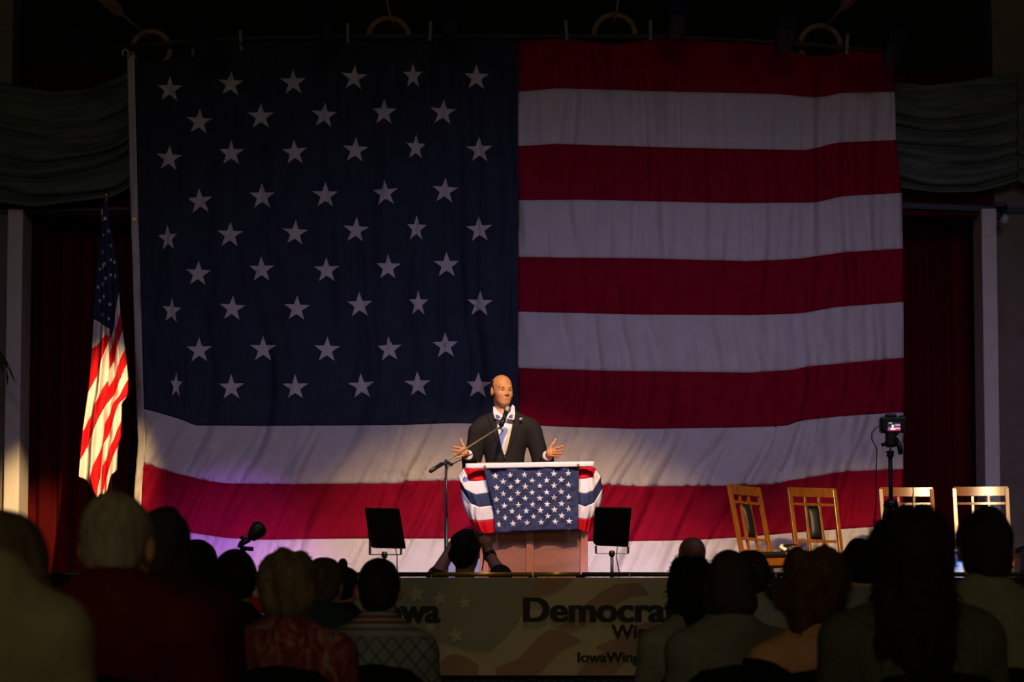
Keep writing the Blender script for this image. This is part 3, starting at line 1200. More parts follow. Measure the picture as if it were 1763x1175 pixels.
# gold cord strip at the top, pole, finial and base
pt = P(*Z8(350, 85), YPF + .02) - base
MB().tube([(pt.x + .07, .24, .04), (pt.x + .01, .03, pt.z)], .0125, 12).build('pole', mat('pole_wood', C(120, 84, 40), .4), pf, smooth=True)
MB().lathe([(.001, -.03), (.018, -.03), (.012, -.01), (.022, 0), (.026, .018), (.020, .036), (.001, .05)], pt + Vector((.02, 0, .02)), 14).build('finial', BRASS, pf, smooth=True)
MB().lathe([(.16, 0), (.16, .02), (.11, .05), (.03, .07), (.02, .12)], (pt.x + .07, .24, 0), 24).build('stand_base', BRASS, pf, smooth=True)
MB().tube([P(*Z8(346, 92), YPF - .06) - base, P(*Z8(344, 125), YPF - .06) - base, P(*Z8(345, 160), YPF - .07) - base], .010, 6).build('gold_fringe', BRASS, pf, smooth=True)

# ------------------------------------------------------------------ lectern
YLc = 15.0
lx0, lx1 = P(826, 950, YLc).x, P(1012, 950, YLc).x
ltop = P(900, 797, YLc).z
lect = empty('lectern', ((lx0 + lx1) / 2, YLc + .25, STAGE))
tag(lect, 'wooden lectern with two recessed front panels at centre stage', 'lectern')
LW = lx1 - lx0
LH = ltop - STAGE - .02
sx = lambda px: P(px, 950, YLc).x - lect.location.x
fy = -.25
w0 = -LW / 2
for (a, b) in ((w0, sx(841)), (sx(906), sx(919)), (sx(999), LW / 2)):
    MB().box(((a + b) / 2, fy + .02, LH / 2), (b - a, .04, LH)).build('stile', LECTSTILE, lect, bevel=.003)
for (a, b) in ((sx(841), sx(906)), (sx(919), sx(999))):
    MB().box(((a + b) / 2, fy + .035, LH / 2), (b - a, .02, LH - .02)).build('front_panel', LECTWOOD, lect)
for s in (-1, 1):
    MB().box((s * (LW / 2 - .012), .02, LH / 2), (.024, .46, LH)).build('side_panel', LECTWOOD, lect)
MB().box((0, fy + .02, .05), (LW + .02, .06, .10)).build('plinth', LECTSTILE, lect, bevel=.006)
MB().box((0, 0, LH + .005), (LW + .05, .54, .03), Matrix.Rotation(radians(0), 3, 'X')).build('top_board', LECTSTILE, lect, bevel=.006)
MB().box((0, .05, LH * .55), (LW - .06, .34, .02)).build('shelf', LECTWOOD, lect)

# ------------------------------------------------------------------ bunting over the lectern
KB = 270 / 1442


def Z5(x, y):
    return 780 + x * KB, 780 + y * KB


YB = YLc - .10
bun = empty('flag_bunting', P(912, 800, YB))
BL0 = bun.location.copy()
tag(bun, 'stars and stripes bunting with pleated sides draped over the lectern', 'bunting')


def star_panel(a, b, off=0.0):
    """a,b in zoom pixels"""
    d = .008 * sin(a * .018 + b * .006) + .020 * mnoise.noise((a * .012, b * .006, 3)) + .012 * mnoise.noise((a * .03 + b * .02, b * .018 - a * .01, 8)) - .03 * ((a - 720) / 440) ** 2 * 0
    px, py = Z5(a, b)
    return P(px, py, YB + d + .05 * (b - 140) / 580 * .3 - off)


def spf(s, t):
    l = lerp_poly([(150, 285), (300, 320), (500, 375), (740, 387)], 150 + t * 570)
    r = lerp_poly([(140, 1158), (700, 1148)], 140 + t * 570)
    y0 = 148 + (138 - 148) * s
    y1 = lerp_poly([(0, 728), (.1, 734), (.3, 722), (.5, 716), (.8, 712), (1, 708)], s)
    return star_panel(l + (r - l) * s, y0 + (y1 - y0) * t)


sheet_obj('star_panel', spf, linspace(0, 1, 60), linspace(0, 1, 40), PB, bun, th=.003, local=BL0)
rows = [(388, 1060, 212, 187, 6), (460, 994, 266, 248, 5), (400, 1062, 320, 296, 6), (462, 995, 377, 358, 5), (397, 1062, 432, 407, 6), (470, 997, 488, 466, 5), (412, 1063, 543, 517, 6), (478, 1000, 598, 577, 5), (423, 1068, 657, 628, 6)]
for (a, b, ya, yb, n) in rows:
    for i in range(n):
        t = i / (n - 1)
        x, y = a + (b - a) * t, ya + (yb - ya) * t
        k = .75 if (i == 0 and y > 520) else 1.0
        cloth_star(lambda q, w: star_panel((q - 780) / KB, (w - 780) / KB, .005), *Z5(x, y + 2), 32 * KB, 'star', PW, bun, BL0, 1, k, random.uniform(-.06, .06))


def heading(s, t):
    x = 116 + (1296 - 116) * s
    y = 101 + (80 - 101) * s + t * 46
    return P(*Z5(x, y), YB - .012 - .003 * sin(s * 30) + .02 * (t < .02))


sheet_obj('heading_band', heading, linspace(0, 1, 40), linspace(0, 1, 5), PW, bun, th=.006, local=BL0)
for gx, gy in ((292, 126), (1150, 113)):
    MB().lathe([(.005, -.003), (.010, -.003), (.010, .003), (.005, .003)], P(*Z5(gx, gy), YB - .022) - BL0, 12, Matrix.Rotation(pi / 2, 3, 'X')).build('grommet', BRASS, bun)

FANL = [[(100, 138), (150, 140), (220, 146), (285, 150)], [(98, 146), (150, 262), (225, 262), (305, 250)], [(40, 215), (110, 335), (205, 386), (330, 370)],
        [(75, 335), (170, 470), (245, 500), (360, 485)], [(150, 605), (185, 622), (235, 633), (382, 615)], [(185, 705), (240, 740), (280, 748), (388, 740)]]
FANR = [[(1310, 140), (1270, 130), (1210, 132), (1155, 140)], [(1314, 158), (1280, 228), (1210, 240), (1143, 245)], [(1362, 215), (1290, 350), (1215, 378), (1141, 365)],
        [(1372, 330), (1295, 460), (1215, 495), (1143, 470)], [(1306, 582), (1270, 600), (1215, 615), (1134, 600)], [(1285, 690), (1240, 735), (1195, 725), (1146, 702)]]


def interp(row, s):
    n = len(row) - 1
    i = min(n - 1, int(s * n))
    t = s * n - i
    t = t * t * (3 - 2 * t) * .4 + t * .6
    return (row[i][0] + (row[i + 1][0] - row[i][0]) * t, row[i][1] + (row[i + 1][1] - row[i][1]) * t)


for side, fan in ((-1, FANL), (1, FANR)):
    for k in range(5):
        def ff(s, t, k=k, fan=fan, side=side):
            a, b = interp(fan[k], s), interp(fan[k + 1], s)
            x, y = a[0] + (b[0] - a[0]) * t, a[1] + (b[1] - a[1]) * t
            if k in (2, 3):
                x += side * 22 * sin(pi * t) * (1 - s) ** 1.5 * (1 if k == 3 else -.3)
            T = (k + t) / 5
            puff = .055 * sin(pi * min(1, T * 1.02)) * sin(pi * (s * .85 + .1))
            pl = .018 * (1 - abs(((s * 4.0 + .2) % 1.0) * 2 - 1)) * (.3 + T)
            d = .14 * (1 - s) ** 2 - puff - pl + .035 * s
            return P(*Z5(x, y), YB + .03 + d)
        sheet_obj('fan_stripe', ff, linspace(0, 1, 26), linspace(0, 1, 10), (PR, PW, PB, PW, PR)[k], bun, th=.003, local=BL0)

# ------------------------------------------------------------------ microphone and boom stand
YM = 14.72
mb_ = Vector((P(769, 900, YM).x, YM, STAGE))
ms = empty('microphone_stand', mb_)
tag(ms, 'black boom microphone stand beside the lectern', 'microphone stand')
piv = P(768, 797, YM) - mb_
MB().tube([(0, 0, .10), (0, 0, piv.z * .62)], .013, 12).build('lower_tube', BLACKMETAL, ms, smooth=True)
MB().tube([(0, 0, piv.z * .55), piv], .009, 12).build('upper_tube', BLACKMETAL, ms, smooth=True)
cz = (P(769, 944, YM) - mb_).z
MB().lathe([(.012, -.035), (.017, -.03), (.017, .03), (.012, .035)], (0, 0, cz), 12).build('clutch', BLACKMETAL, ms, smooth=True)
tail = P(741, 812, YM - .12) - mb_
tip = P(861, 736, 15.36) - mb_
MB().tube([tail, tip], .0075, 10).build('boom', mat('boom_metal', C(170, 160, 120), .3, metal=.5), ms, smooth=True)
MB().tube([tail, tail + (tip - tail) * .16], .015, 10).build('counterweight_grip', BLACKMETAL, ms, smooth=True)
MB().box(piv, (.035, .04, .045), Matrix.Rotation(.5, 3, 'Y')).build('pivot_block', BLACKMETAL, ms, bevel=.006)
MB().tube([piv + Vector((.01, -.02, 0)), piv + Vector((.05, -.03, -.02))], [.008, .014], 8).build('pivot_knob', BLACKMETAL, ms, smooth=True)
for k in range(3):
    a = 2 * pi * k / 3 + .5
    l = MB().tube([(0, 0, .12), (cos(a) * .30, sin(a) * .30, .015)], .009, 8).build('leg', BLACKMETAL, ms, smooth=True)
    MB().tube([(cos(a) * .285, sin(a) * .285, .012), (cos(a) * .33, sin(a) * .33, .012)], .012, 8).build('rubber_foot', BLACKPLASTIC, l)
mc0 = P(861, 738, 15.36)
mc1 = P(872, 709, 15.41)
mic = empty('microphone', mc0)
tag(mic, 'handheld microphone with silver grille clipped at the boom tip', 'microphone')
ax = (mc1 - mc0)
MB().tube([(0, 0, 0), ax * .5, ax], [.011, .014, .020], 12).build('handle', BLACKPLASTIC, mic, smooth=True)
Rg = ax.to_track_quat('Z', 'Y').to_matrix()
MB().lathe([(.019, -.006), (.025, .004), (.027, .018), (.025, .034), (.017, .046), (.001, .050)], ax, 16, Rg).build('grille', mat('mic_grille', C(176, 170, 150), .35, metal=.8, bump=.002, bscale=400), mic, smooth=True)
MB().tube([ax * .15, ax * .6], .019, 12).build('clip', BLACKPLASTIC, mic, smooth=True)
cab = MB().tube([mc0 - mc0, P(866, 742, 15.3) - mc0, P(855, 757, 15.22) - mc0, P(832, 772, 15.08) - mc0, P(800, 789, 14.9) - mc0, P(772, 803, 14.70) - mc0, P(764, 830, 14.69) - mc0, P(765, 900, 14.69) - mc0, P(766, 985, 14.69) - mc0, Vector((P(766, 985, 14.69).x, 14.66, STAGE + .01)) - mc0], .004, 6)
cab.build('cable', BLACKPLASTIC, mic, smooth=True)

# ------------------------------------------------------------------ two black tilted panels on U brackets


def prompter(corners, Yp, stem_px, bar_py, arms, cable, label, round_c):
    bx = P(stem_px, 950, Yp)
    b0 = Vector((bx.x, Yp + .05, STAGE))
    e = empty('panel_stand', b0)
    tag(e, label, 'panel', 'black panels on bracket stands')
    ds = (-.08, -.05, .06, .03)
    pts = [P(px, py, Yp + d) for (px, py), d in zip(corners, ds)]
    c = sum(pts, Vector()) / 4
    poly = []
    for i, p in enumerate(pts):
        pn, pp = pts[(i + 1) % 4], pts[i - 1]
        r = .04 if i == round_c else .008
        for t in linspace(0, 1, 4):
            q0 = p + (pp - p).normalized() * r
            q1 = p + (pn - p).normalized() * r
            poly.append((q0 * (1 - t) ** 2 + p * 2 * t * (1 - t) + q1 * t * t) - b0)
    n = (pts[1] - pts[0]).cross(pts[3] - pts[0]).normalized()
    if n.y < 0:
        n = -n
    MB().prism(poly, n * .025).build('screen_back', BLACKPANEL, e, bevel=.002)
    zb = P(stem_px, bar_py, Yp).z - STAGE
    xs = [P(a[0], a[1], Yp).x - b0.x for a in arms]
    zs = [P(a[0], a[1], Yp).z - STAGE for a in arms]
    MB().tube([(xs[0], -.05, zb), (xs[1], -.05, zb)], .004, 6).build('crossbar', BLACKMETAL, e)
    for x, z in zip(xs, zs):
        MB().box((x, -.05, (z + zb) / 2), (.014, .02, z - zb)).build('bracket_arm', BLACKMETAL, e)
    MB().tube([(0, -.05, .02), (0, -.05, zb)], .011, 10).build('stem', BLACKMETAL, e, smooth=True)
    MB().lathe([(.015, -.02), (.02, -.01), (.02, .01), (.012, .02)], (0, -.05, zb), 10).build('clamp_knob', BLACKMETAL, e, smooth=True)
    MB().lathe([(.14, 0), (.14, .012), (.03, .03), (.012, .06)], (0, -.05, 0), 20).build('round_base', BLACKMETAL, e, smooth=True)
    MB().tube([P(px, py, Yp - .02) - b0 for px, py in cable] + [Vector((P(cable[-1][0], 950, Yp).x - b0.x, -.1, .01))], .004, 6).build('cable', BLACKPLASTIC, e, smooth=True)


prompter([(628.3, 876), (687.5, 877.5), (699, 945.5), (637, 944.5)], 13.2, 662, 955.5, [(637, 931), (690.5, 945)], [(681, 945), (683.5, 958), (684, 985)], 'black tilted panel on bracket stand left of the lectern', 3)
prompter([(1025.6, 875.5), (1087.7, 876), (1081.5, 942.7), (1020.8, 940)], 13.2, 1053.5, 953.5, [(1026, 940), (1081.5, 942)], [(1063, 942), (1061, 960), (1066, 985)], 'black tilted panel on bracket stand right of the lectern', 3)

# ------------------------------------------------------------------ small spot lamp on a jointed neck, stage left edge
bs = Vector((P(424, 950, 12.75).x, 12.75, STAGE))
sl = empty('jointed_lamp', bs)
tag(sl, 'small black lamp head on a jointed neck before flag corner', 'lamp')
q = lambda px, py, d=0: P(px, py, 12.75 + d) - bs
MB().lathe([(.09, 0), (.09, .015), (.02, .03)], (0, 0, 0), 18).build('base', BLACKMETAL, sl, smooth=True)
MB().tube([(0, 0, .02), q(420, 945)], .010, 8).build('post', BLACKMETAL, sl, smooth=True)
MB().tube([q(412, 944), q(416, 936), q(430, 929)], [.016, .020, .017], 10).build('arm', BLACKMETAL, sl, smooth=True)
MB().tube([q(416, 926, -.02), q(424, 932, .02)], .014, 8).build('tilt_knob', BLACKMETAL, sl, smooth=True)
MB().tube([q(414, 944), q(436, 946)], .014, 8).build('clamp', BLACKMETAL, sl, smooth=True)
dirv = (q(449, 908, .03) - q(432, 926, 0)).normalized()
Rh = dirv.to_track_quat('Z', 'Y').to_matrix()
MB().lathe([(.010, -.03), (.030, -.02), (.046, .02), (.056, .060), (.050, .082), (.030, .096), (.001, .10)], q(435, 923), 18, Rh).build('lamp_head', mat('dark_olive_metal', C(52, 48, 34), .45, metal=.5), sl, smooth=True)

# ------------------------------------------------------------------ wooden chairs on stage


def stage_chair(px, top_py, Y, rz, label, w=.445):
    p = P(px, top_py, Y)
    H = p.z - STAGE
    e = empty('wooden_chair', (p.x, Y, STAGE), rz)
    tag(e, label, 'chair', 'oak chairs on stage')
    SH = .435
    # local: front faces -Y, back at +Y; back leans to +Y going up
    lean = lambda z: .0 + (z - SH) * .21
    by = .0

    def bp(x, z, curve=True):
        return Vector((x, by + lean(z) + (.02 * (1 - (2 * x / w) ** 2) if curve else 0), z))
    hw = w / 2
    for s in (-1, 1):
        MB().beam(bp(s * (hw - .018), SH - .06, 0), bp(s * (hw - .012), H - .012, 0), .036, .03).build('back_post', WOODCHAIR, e, bevel=.004)
        MB().beam((s * (hw - .018), .03, 0), bp(s * (hw - .018), SH - .04, 0), .036, .03).build('rear_leg', WOODCHAIR, e, bevel=.004)
        MB().beam((s * (hw - .022), -.42, 0), (s * (hw - .022), -.42, SH - .04), .038, .038).build('front_leg', WOODCHAIR, e, bevel=.004)
        MB().beam((s * (hw - .020), .0, SH - .06), (s * (hw - .020), -.42, SH - .06), .024, .06, (0, 0, 1)).build('side_apron', WOODCHAIR, e, bevel=.003)
        MB().beam((s * (hw - .020), .02, .18), (s * (hw - .020), -.42, .18), .022, .022, (0, 0, 1)).build('stretcher', WOODCHAIR, e, bevel=.003)
        MB().beam(bp(s * .068, SH + .04), bp(s * .064, H - .06), .024, .020).build('back_slat', WOODCHAIR, e, bevel=.003)

    def rail(name, z, h_, d=.024):
        m = MB()
        xs = linspace(-hw + .004, hw - .004, 9)
        vs_, fs_ = [], []
        for x in xs:
            c = bp(x, z)
            for dy, dz in ((-d / 2, -h_ / 2), (d / 2, -h_ / 2), (d / 2, h_ / 2), (-d / 2, h_ / 2)):
                vs_.append(c + Vector((0, dy + .21 * dz, dz)))
        for i in range(8):
            for k in range(4):
                fs_.append((i * 4 + k, i * 4 + (k + 1) % 4, i * 4 + 4 + (k + 1) % 4, i * 4 + 4 + k))
        fs_ += [(0, 1, 2, 3), (35, 34, 33, 32)]
        m.add(vs_, fs_)
        o = m.build(name, WOODCHAIR, e, smooth=True)
        o.data.set_sharp_from_angle(angle=radians(40))
        return o
    rail('top_rail', H - .035, .075, .03)
    rail('cross_rail', H - .135, .020)
    rail('lower_rail', SH + .135, .022)
    rail('bottom_rail', SH + .035, .03)
    # padded black splat
    def pad(s, t):
        z = SH + .15 + t * (H - .15 - SH - .15)
        x = (s - .5) * .112
        c = bp(x, z)
        bul = .026 * (1 - (2 * s - 1) ** 4) * (1 - (2 * t - 1) ** 6)
        return c + Vector((0, -bul, 0))
    o = sheet_obj('back_pad', pad, linspace(0, 1, 9), linspace(0, 1, 9), LEATHER, e, th=.012)
    m = MB()
    m.box((0, -.20, SH - .005), (w + .01, .46, .05))
    m.build('seat_pad', LEATHER, e, bevel=.022)
    MB().beam((-hw + .03, -.42, SH - .06), (hw - .03, -.42, SH - .06), .06, .024).build('front_apron', WOODCHAIR, e, bevel=.003)
    return e


stage_chair(1302, 836, 15.8, radians(50), 'oak chair turned sideways, leftmost of the four stage chairs')
stage_chair(1410, 839, 16.05, radians(22), 'oak chair with black back pad, second from left on stage')
stage_chair(1566, 838, 16.1, radians(3), 'oak chair behind the camera pole, third from left')
stage_chair(1692, 837, 16.0, radians(-4), 'oak chair before the right white pillar')
cc = MB().tube([P(1571, 836, 15.98), P(1572.5, 846, 15.97), P(1571, 860, 15.97), P(1571, 900, 16.0), P(1571, 960, 16.1), Vector((P(1571, 900, 16.0).x, 16.3, STAGE + .01))], .004, 6).build('black_cable', BLACKPLASTIC, None, smooth=True)
tag(cc, 'black cable hanging over the third stage chair', 'cable')
# cap left on the first chair's seat
cp = P(1362, 946, 15.75)
cap = empty('cap', cp)
tag(cap, 'dark cap with white and orange edge on leftmost stage chair', 'cap')
MB().lathe([(.075, -.03), (.080, -.01), (.070, .020), (.045, .036), (.001, .042)], (0, 0, 0), 18).build('crown', BLACKPLASTIC, cap, smooth=True)
MB().tube([(-.05, -.07, -.01), (-.085, -.03, .01), (-.07, .02, .03)], .016, 8).build('white_patch', SHIRT, cap, smooth=True)
MB().tube([(.0, -.075, .015), (.05, -.055, .02), (.078, -.01, .0)], .006, 6).build('orange_edge', mat('orange_trim', C(220, 80, 30), .6), cap, smooth=True)

# ------------------------------------------------------------------ camera on a tall tripod
YT = 11.5
tb = Vector((P(1534, 900, YT).x, YT, 0))
tp = empty('camera_tripod', tb)
tag(tp, 'tall black tripod standing before the stage chairs', 'tripod')
tz = lambda py: P(1534, py, YT).z
MB().tube([(0, 0, tz(868) - .1), (0, 0, tz(784))], .0125, 12).build('centre_column', BLACKMETAL, tp, smooth=True)
MB().lathe([(.014, -.02), (.022, -.014), (.022, -.004), (.016, 0), (.024, .006), (.024, .014), (.012, .02)], (0, 0, tz(782)), 14).build('column_collar', BLACKMETAL, tp, smooth=True)
MB().lathe([(.04, -.02), (.045, -.01), (.04, .015), (.015, .03)], (0, 0, tz(869)), 14).build('leg_hub', BLACKMETAL, tp, smooth=True)
MB().tube([(0, 0, tz(780)), (0, 0, tz(772))], .006, 8).build('head_stud', CHROME, tp)
MB().box((.004, 0, tz(758)), (.062, .06, .085)).build('pan_head', BLACKMETAL, tp, bevel=.012)
MB().tube([(.03, -.02, tz(757)), (.045, -.05, tz(770)), (.05, -.06, tz(784))], [.014, .016, .014], 10).build('pan_handle', BLACKMETAL, tp, smooth=True)
MB().tube([(-.03, 0, tz(765)), (-.05, 0, tz(767))], .011, 8).build('lock_knob', BLACKMETAL, tp, smooth=True)
for k in range(3):
    a = pi / 2 + 2 * pi * k / 3
    l = MB().tube([(cos(a) * .03, sin(a) * .03, tz(869)), (cos(a) * .42, sin(a) * .42, .012)], [.014, .010], 8).build('leg', BLACKMETAL, tp, smooth=True)
    MB().lathe([(.016, 0), (.016, .02), (.010, .03)], (cos(a) * .42, sin(a) * .42, 0), 8).build('rubber_foot', BLACKPLASTIC, l)
cb = P(1537, 747, YT)
dc = empty('photo_camera', cb)
tag(dc, 'black camera with glowing rear screen on the tall tripod', 'camera')
s_ = YT / F
MB().box((0.002, 0, 15 * s_), (46 * s_, .07, 27 * s_)).build('camera_body', BLACKPLASTIC, dc, bevel=.012)
MB().box((-.012, -.005, 29.5 * s_), (20 * s_, .06, 9 * s_)).build('viewfinder_hump', BLACKPLASTIC, dc, bevel=.012)
MB().box((.052, 0, 28 * s_), (.035, .045, .02)).build('mode_dial', BLACKPLASTIC, dc, bevel=.006)
MB().tube([(-.01, .03, 14 * s_), (-.01, .15, 14 * s_)], [.036, .034], 16).build('lens', BLACKPLASTIC, dc, smooth=True)
MB().box((.0, 0, .0), (.06, .06, .02)).build('mounting_plate', BLACKMETAL, dc, bevel=.003)


def screenmat(name, rgb, strength):
    return mat(name, C(*rgb), .4, var=.02, emit=C(*rgb), estr=strength)


scx = lambda px: (px - 1537) * s_
scz = lambda py: (747 - py) * s_
sc = MB().box(((scx(1526) + scx(1548)) / 2, -.036, (scz(729) + scz(744)) / 2), (22 * s_, .003, 15 * s_)).build('screen', screenmat('screen_navy', (38, 36, 62), .9), dc)
for (a, b, c_, d_, mm) in ((1539, 1548, 732, 735, ((170, 150, 190))), (1539, 1548, 735, 738, (150, 30, 60)), (1539, 1548, 738, 740.5, (190, 180, 200)), (1526, 1548, 740.5, 743, (200, 40, 70)), (1527, 1531, 737, 740, (120, 90, 190)), (1533, 1537, 733, 737.5, (250, 235, 190)), (1531, 1539, 738.5, 742, (235, 235, 250)), (1528, 1534, 729.4, 730.6, (200, 210, 180))):
    MB().box(((scx(a) + scx(b)) / 2, -.038, (scz(c_) + scz(d_)) / 2), ((b - a) * s_, .002, (d_ - c_) * s_)).build('screen_picture', screenmat('scr_%d_%d_%d' % mm, mm, 1.0), sc)
MB().tube([P(px, py, YT - .02) - cb for px, py in ((1515, 733), (1507, 738), (1501, 746), (1501, 757), (1507, 768), (1510, 776), (1509, 795), (1508, 830), (1509, 855), (1507, 880), (1505, 905), (1503, 1000))], .0035, 6).build('remote_cable', BLACKPLASTIC, dc, smooth=True)

# ------------------------------------------------------------------ laptop and equipment case at the stage edge
lp = Vector((P(1643, 950, 12.55).x, 12.55, STAGE))
lt = empty('laptop', lp, radians(0))
tag(lt, 'laptop with bright blue-white screen at stage edge between two heads', 'laptop')
zt_ = P(1643, 944, 12.55).z - STAGE
MB().box((0, -.10, .012), (.40, .26, .02)).build('keyboard_base', BLACKPLASTIC, lt, bevel=.004)
MB().box((0, .055, zt_ / 2), (.42, .014, zt_), Matrix.Rotation(radians(-6), 3, 'X')).build('screen_lid', BLACKPLASTIC, lt, bevel=.004)
scr = MB().box((0, .044, zt_ / 2 + .004), (.40, .004, zt_ - .02), Matrix.Rotation(radians(-6), 3, 'X')).build('screen', screenmat('laptop_screen', (150, 176, 255), .95), lt)
MB().prism([(-.03, .034, zt_ * .55), (.02, .032, zt_ * .62), (.06, .032, zt_ * .72), (.10, .032, zt_ * .70), (.10, .036, zt_ * .40), (-.03, .036, zt_ * .40)], (0, -.003, 0)).build('screen_picture', screenmat('laptop_pic', (205, 210, 240), .9), lt)
ec = Vector((P(1766, 950, 12.8).x, 12.8, STAGE))
cs = empty('equipment_case', ec)
tag(cs, 'small dark case with rounded lid at the right stage edge', 'case')
zt2 = P(1760, 952, 12.8).z - STAGE
MB().box((0, 0, zt2 / 2), (.11, .16, zt2)).build('body', mat('case_red', C(70, 34, 40), .5), cs, bevel=.004)
for zz in (.30, .62):
    MB().box((0, -.083, zt2 * zz), (.115, .008, .012)).build('strip', BLACKPLASTIC, cs)
MB().lathe([(.075, 0), (.078, .012), (.06, .032), (.03, .044), (.001, .048)], (0, 0, zt2 - .004), 18).build('lid', BLACKPLASTIC, cs, smooth=True)

# ================================================================== THE SPEAKER
YS = 15.72
sb = Vector((P(868, 900, YS).x, YS, STAGE))
spk = empty('person', sb)
tag(spk, 'bald man in dark suit and open white shirt speaking with spread hands', 'person')


def L(px, py, d=0.0):
    v = P(px, py, YS + d) - sb
    return np.array((v.x, v.y, v.z))


hs = 1.075
hc = L(864, 673.5, -.01)
hyaw = radians(24)
headp, HR = make_head(hc, hyaw, radians(-3), hs, facing=pi)
neck = [('cone', hc + HR @ np.array((0, -.026, -.06)) * hs, L(868, 722, .012), .052, .060, .03)]
torso = [
    ('ell', L(869, 762, .0), (.158, .115, .18), .06),
    ('ell', L(869, 812, .0), (.136, .112, .20), .07),
    ('ell', L(868, 868, .01), (.165, .120, .16), .08),
    ('cone', L(869, 719, .02), L(829, 737, .01), .058, .056, .05),
    ('cone', L(869, 719, .02), L(912, 737, .01), .058, .056, .05),
]
SLp, ELp, WLp = L(822, 745, .01), L(811, 816, .03), L(806, 789, -.22)
SRp, ERp, WRp = L(918, 745, .01), L(937, 816, .02), L(942, 790, -.22)
arms = [('cone', SLp, ELp, .056, .046, .04), ('cone', ELp, WLp, .045, .034, .03), ('cone', SRp, ERp, .056, .046, .04), ('cone', ERp, WRp, .045, .034, .03)]
hands = []


def chain(pts, r0, r1):
    out = []
    n = len(pts) - 1
    for i in range(n):
        ra = r0 + (r1 - r0) * i / n
        rb = r0 + (r1 - r0) * (i + 1) / n
        out.append(('cone', pts[i], pts[i + 1], ra, rb, .005))
    return out


# his right hand (left in the picture): palm, thumb up, fingers to the side
hands += [('cone', L(806, 787, -.23), L(799, 779, -.30), .028, .034, .02), ('ell', L(798, 778, -.31), (.036, .024, .040), .02)]
hands += chain([L(801, 775, -.32), L(797, 766, -.33), L(793, 757, -.33)], .013, .0095)
hands += chain([L(795, 773, -.33), L(787, 771, -.36), L(780, 770, -.38)], .0105, .008)
hands += chain([L(794, 777, -.34), L(785, 777, -.38), L(779, 776, -.41)], .0105, .008)
hands += chain([L(794, 781, -.34), L(787, 783, -.38), L(782, 783, -.41)], .010, .008)
hands += chain([L(796, 785, -.33), L(790, 788, -.37), L(786, 789, -.39)], .009, .007)
# his left hand (right in the picture)
hands += [('cone', L(941, 789, -.23), L(948, 781, -.30), .028, .034, .02), ('ell', L(949, 779, -.31), (.036, .024, .040), .02)]
hands += chain([L(946, 774, -.32), L(952, 765, -.33), L(957, 757, -.33)], .013, .0095)
hands += chain([L(952, 774, -.33), L(962, 771, -.36), L(970, 768.5, -.38)], .0105, .008)
hands += chain([L(953, 777.5, -.34), L(963, 777, -.38), L(970, 775.5, -.41)], .0105, .008)
hands += chain([L(953, 781.5, -.34), L(961, 782, -.38), L(967, 781, -.41)], .010, .008)
hands += chain([L(951, 785, -.33), L(958, 786.5, -.36), L(962, 786, -.385)], .009, .007)
legs = []
feet = []
for sgn, kx in ((-1, 846), (1, 890)):
    hipj, knee = L(kx + 3 * -sgn, 900, .02), L(kx, 978, .0)
    ank = np.array((knee[0] + sgn * .01, knee[1] + .03, .09))
    legs += [('cone', hipj, knee, .088, .060, .05), ('cone', knee, ank, .056, .040, .03)]
    feet += [('cone', (ank[0], ank[1], .06), (ank[0] + sgn * .03, ank[1] - .17, .042), .046, .036, .03)]
body, _ = sdf_obj('body', headp + neck + torso + arms + hands + legs + feet, SKIN, .0048, spk)
ZB = L(869, 789)[2]          # top jacket button
ZN = L(869, 716)[2]          # neck opening
XC = L(869, 760)[0]


def vee(X, Z, extra=0.0):
    """half width of the shirt opening at height Z"""
    t = (Z - ZB) / (ZN - ZB)
    xc = XC + .0 * t
    return np.abs(X - xc) - (np.sign(t) * np.abs(np.clip(t, -1, 1.3)) ** .72 * .080 + extra)


shirt_pr = torso
sdf_obj('shirt', shirt_pr, SHIRT, .006, spk, infl=.007, wr=(.0012, 50, 5), cut=lambda X, Y_, Z: np.maximum(np.abs(X - XC) - .115 + 0 * Y_, (Z - L(869, 720)[2] - np.maximum(0, np.abs(X - XC) - .004) * 1.1)))


def jacket_post(g):
    X, Y_, Z = g.full()
    hole = np.maximum(vee(X, Z), Y_ - .0)            # negative inside the opening at the front
    g.f = np.maximum(g.f, -hole.astype(np.float32))


def noneck(X, Y_, Z):
    return (Z - (L(869, 704)[2] + np.clip(Y_, -.08, .05) * .35)) + 0 * X


JAC = torso + [p[:5] + (.018,) for p in arms]
sdf_obj('jacket', JAC + [('cone', L(851, 872, 0), L(887, 872, 0), .12, .12, .06), ('cone', L(868, 726, .03), L(868, 708, .032), .074, .068, .03)], SUIT, .0065, spk, infl=.020, wr=(.0034, 30, 12, (1, 1, .8)), cut=noneck, post=jacket_post)


def lapel_post(g):
    X, Y_, Z = g.full()
    t = (Z - ZB) / (ZN - ZB)
    inner = vee(X, Z)
    wdt = .012 + .055 * np.clip(t, 0, 1) * np.where(t < .66, 1.0, .88)
    bandf = np.maximum(np.maximum(-inner - .004, vee(X, Z, wdt)), np.maximum(ZB - .005 - Z, Z - ZN - .01))
    g.f = np.maximum(g.f, np.maximum(bandf, Y_ + .02).astype(np.float32))


sdf_obj('lapel', JAC, SUIT, .0055, spk, infl=.027, wr=(.0034, 30, 12, (1, 1, .8)), post=lapel_post)
# shirt collar, open, with blue lining points
czc = L(868, 716)[2]
nc = L(867.5, 716, .002)


def collar_cut(X, Y_, Z):
    r = np.sqrt((X - nc[0]) ** 2 + (Y_ - nc[1]) ** 2)
    front = np.maximum(np.abs(X - nc[0] - .004) - .046, Y_ - nc[1] + .03)
    slope = (Y_ - nc[1]) * .45
    return np.maximum(np.maximum(.061 - r, -front), np.maximum(Z - (czc + .040 + slope), (czc - .030 + slope) - Z))


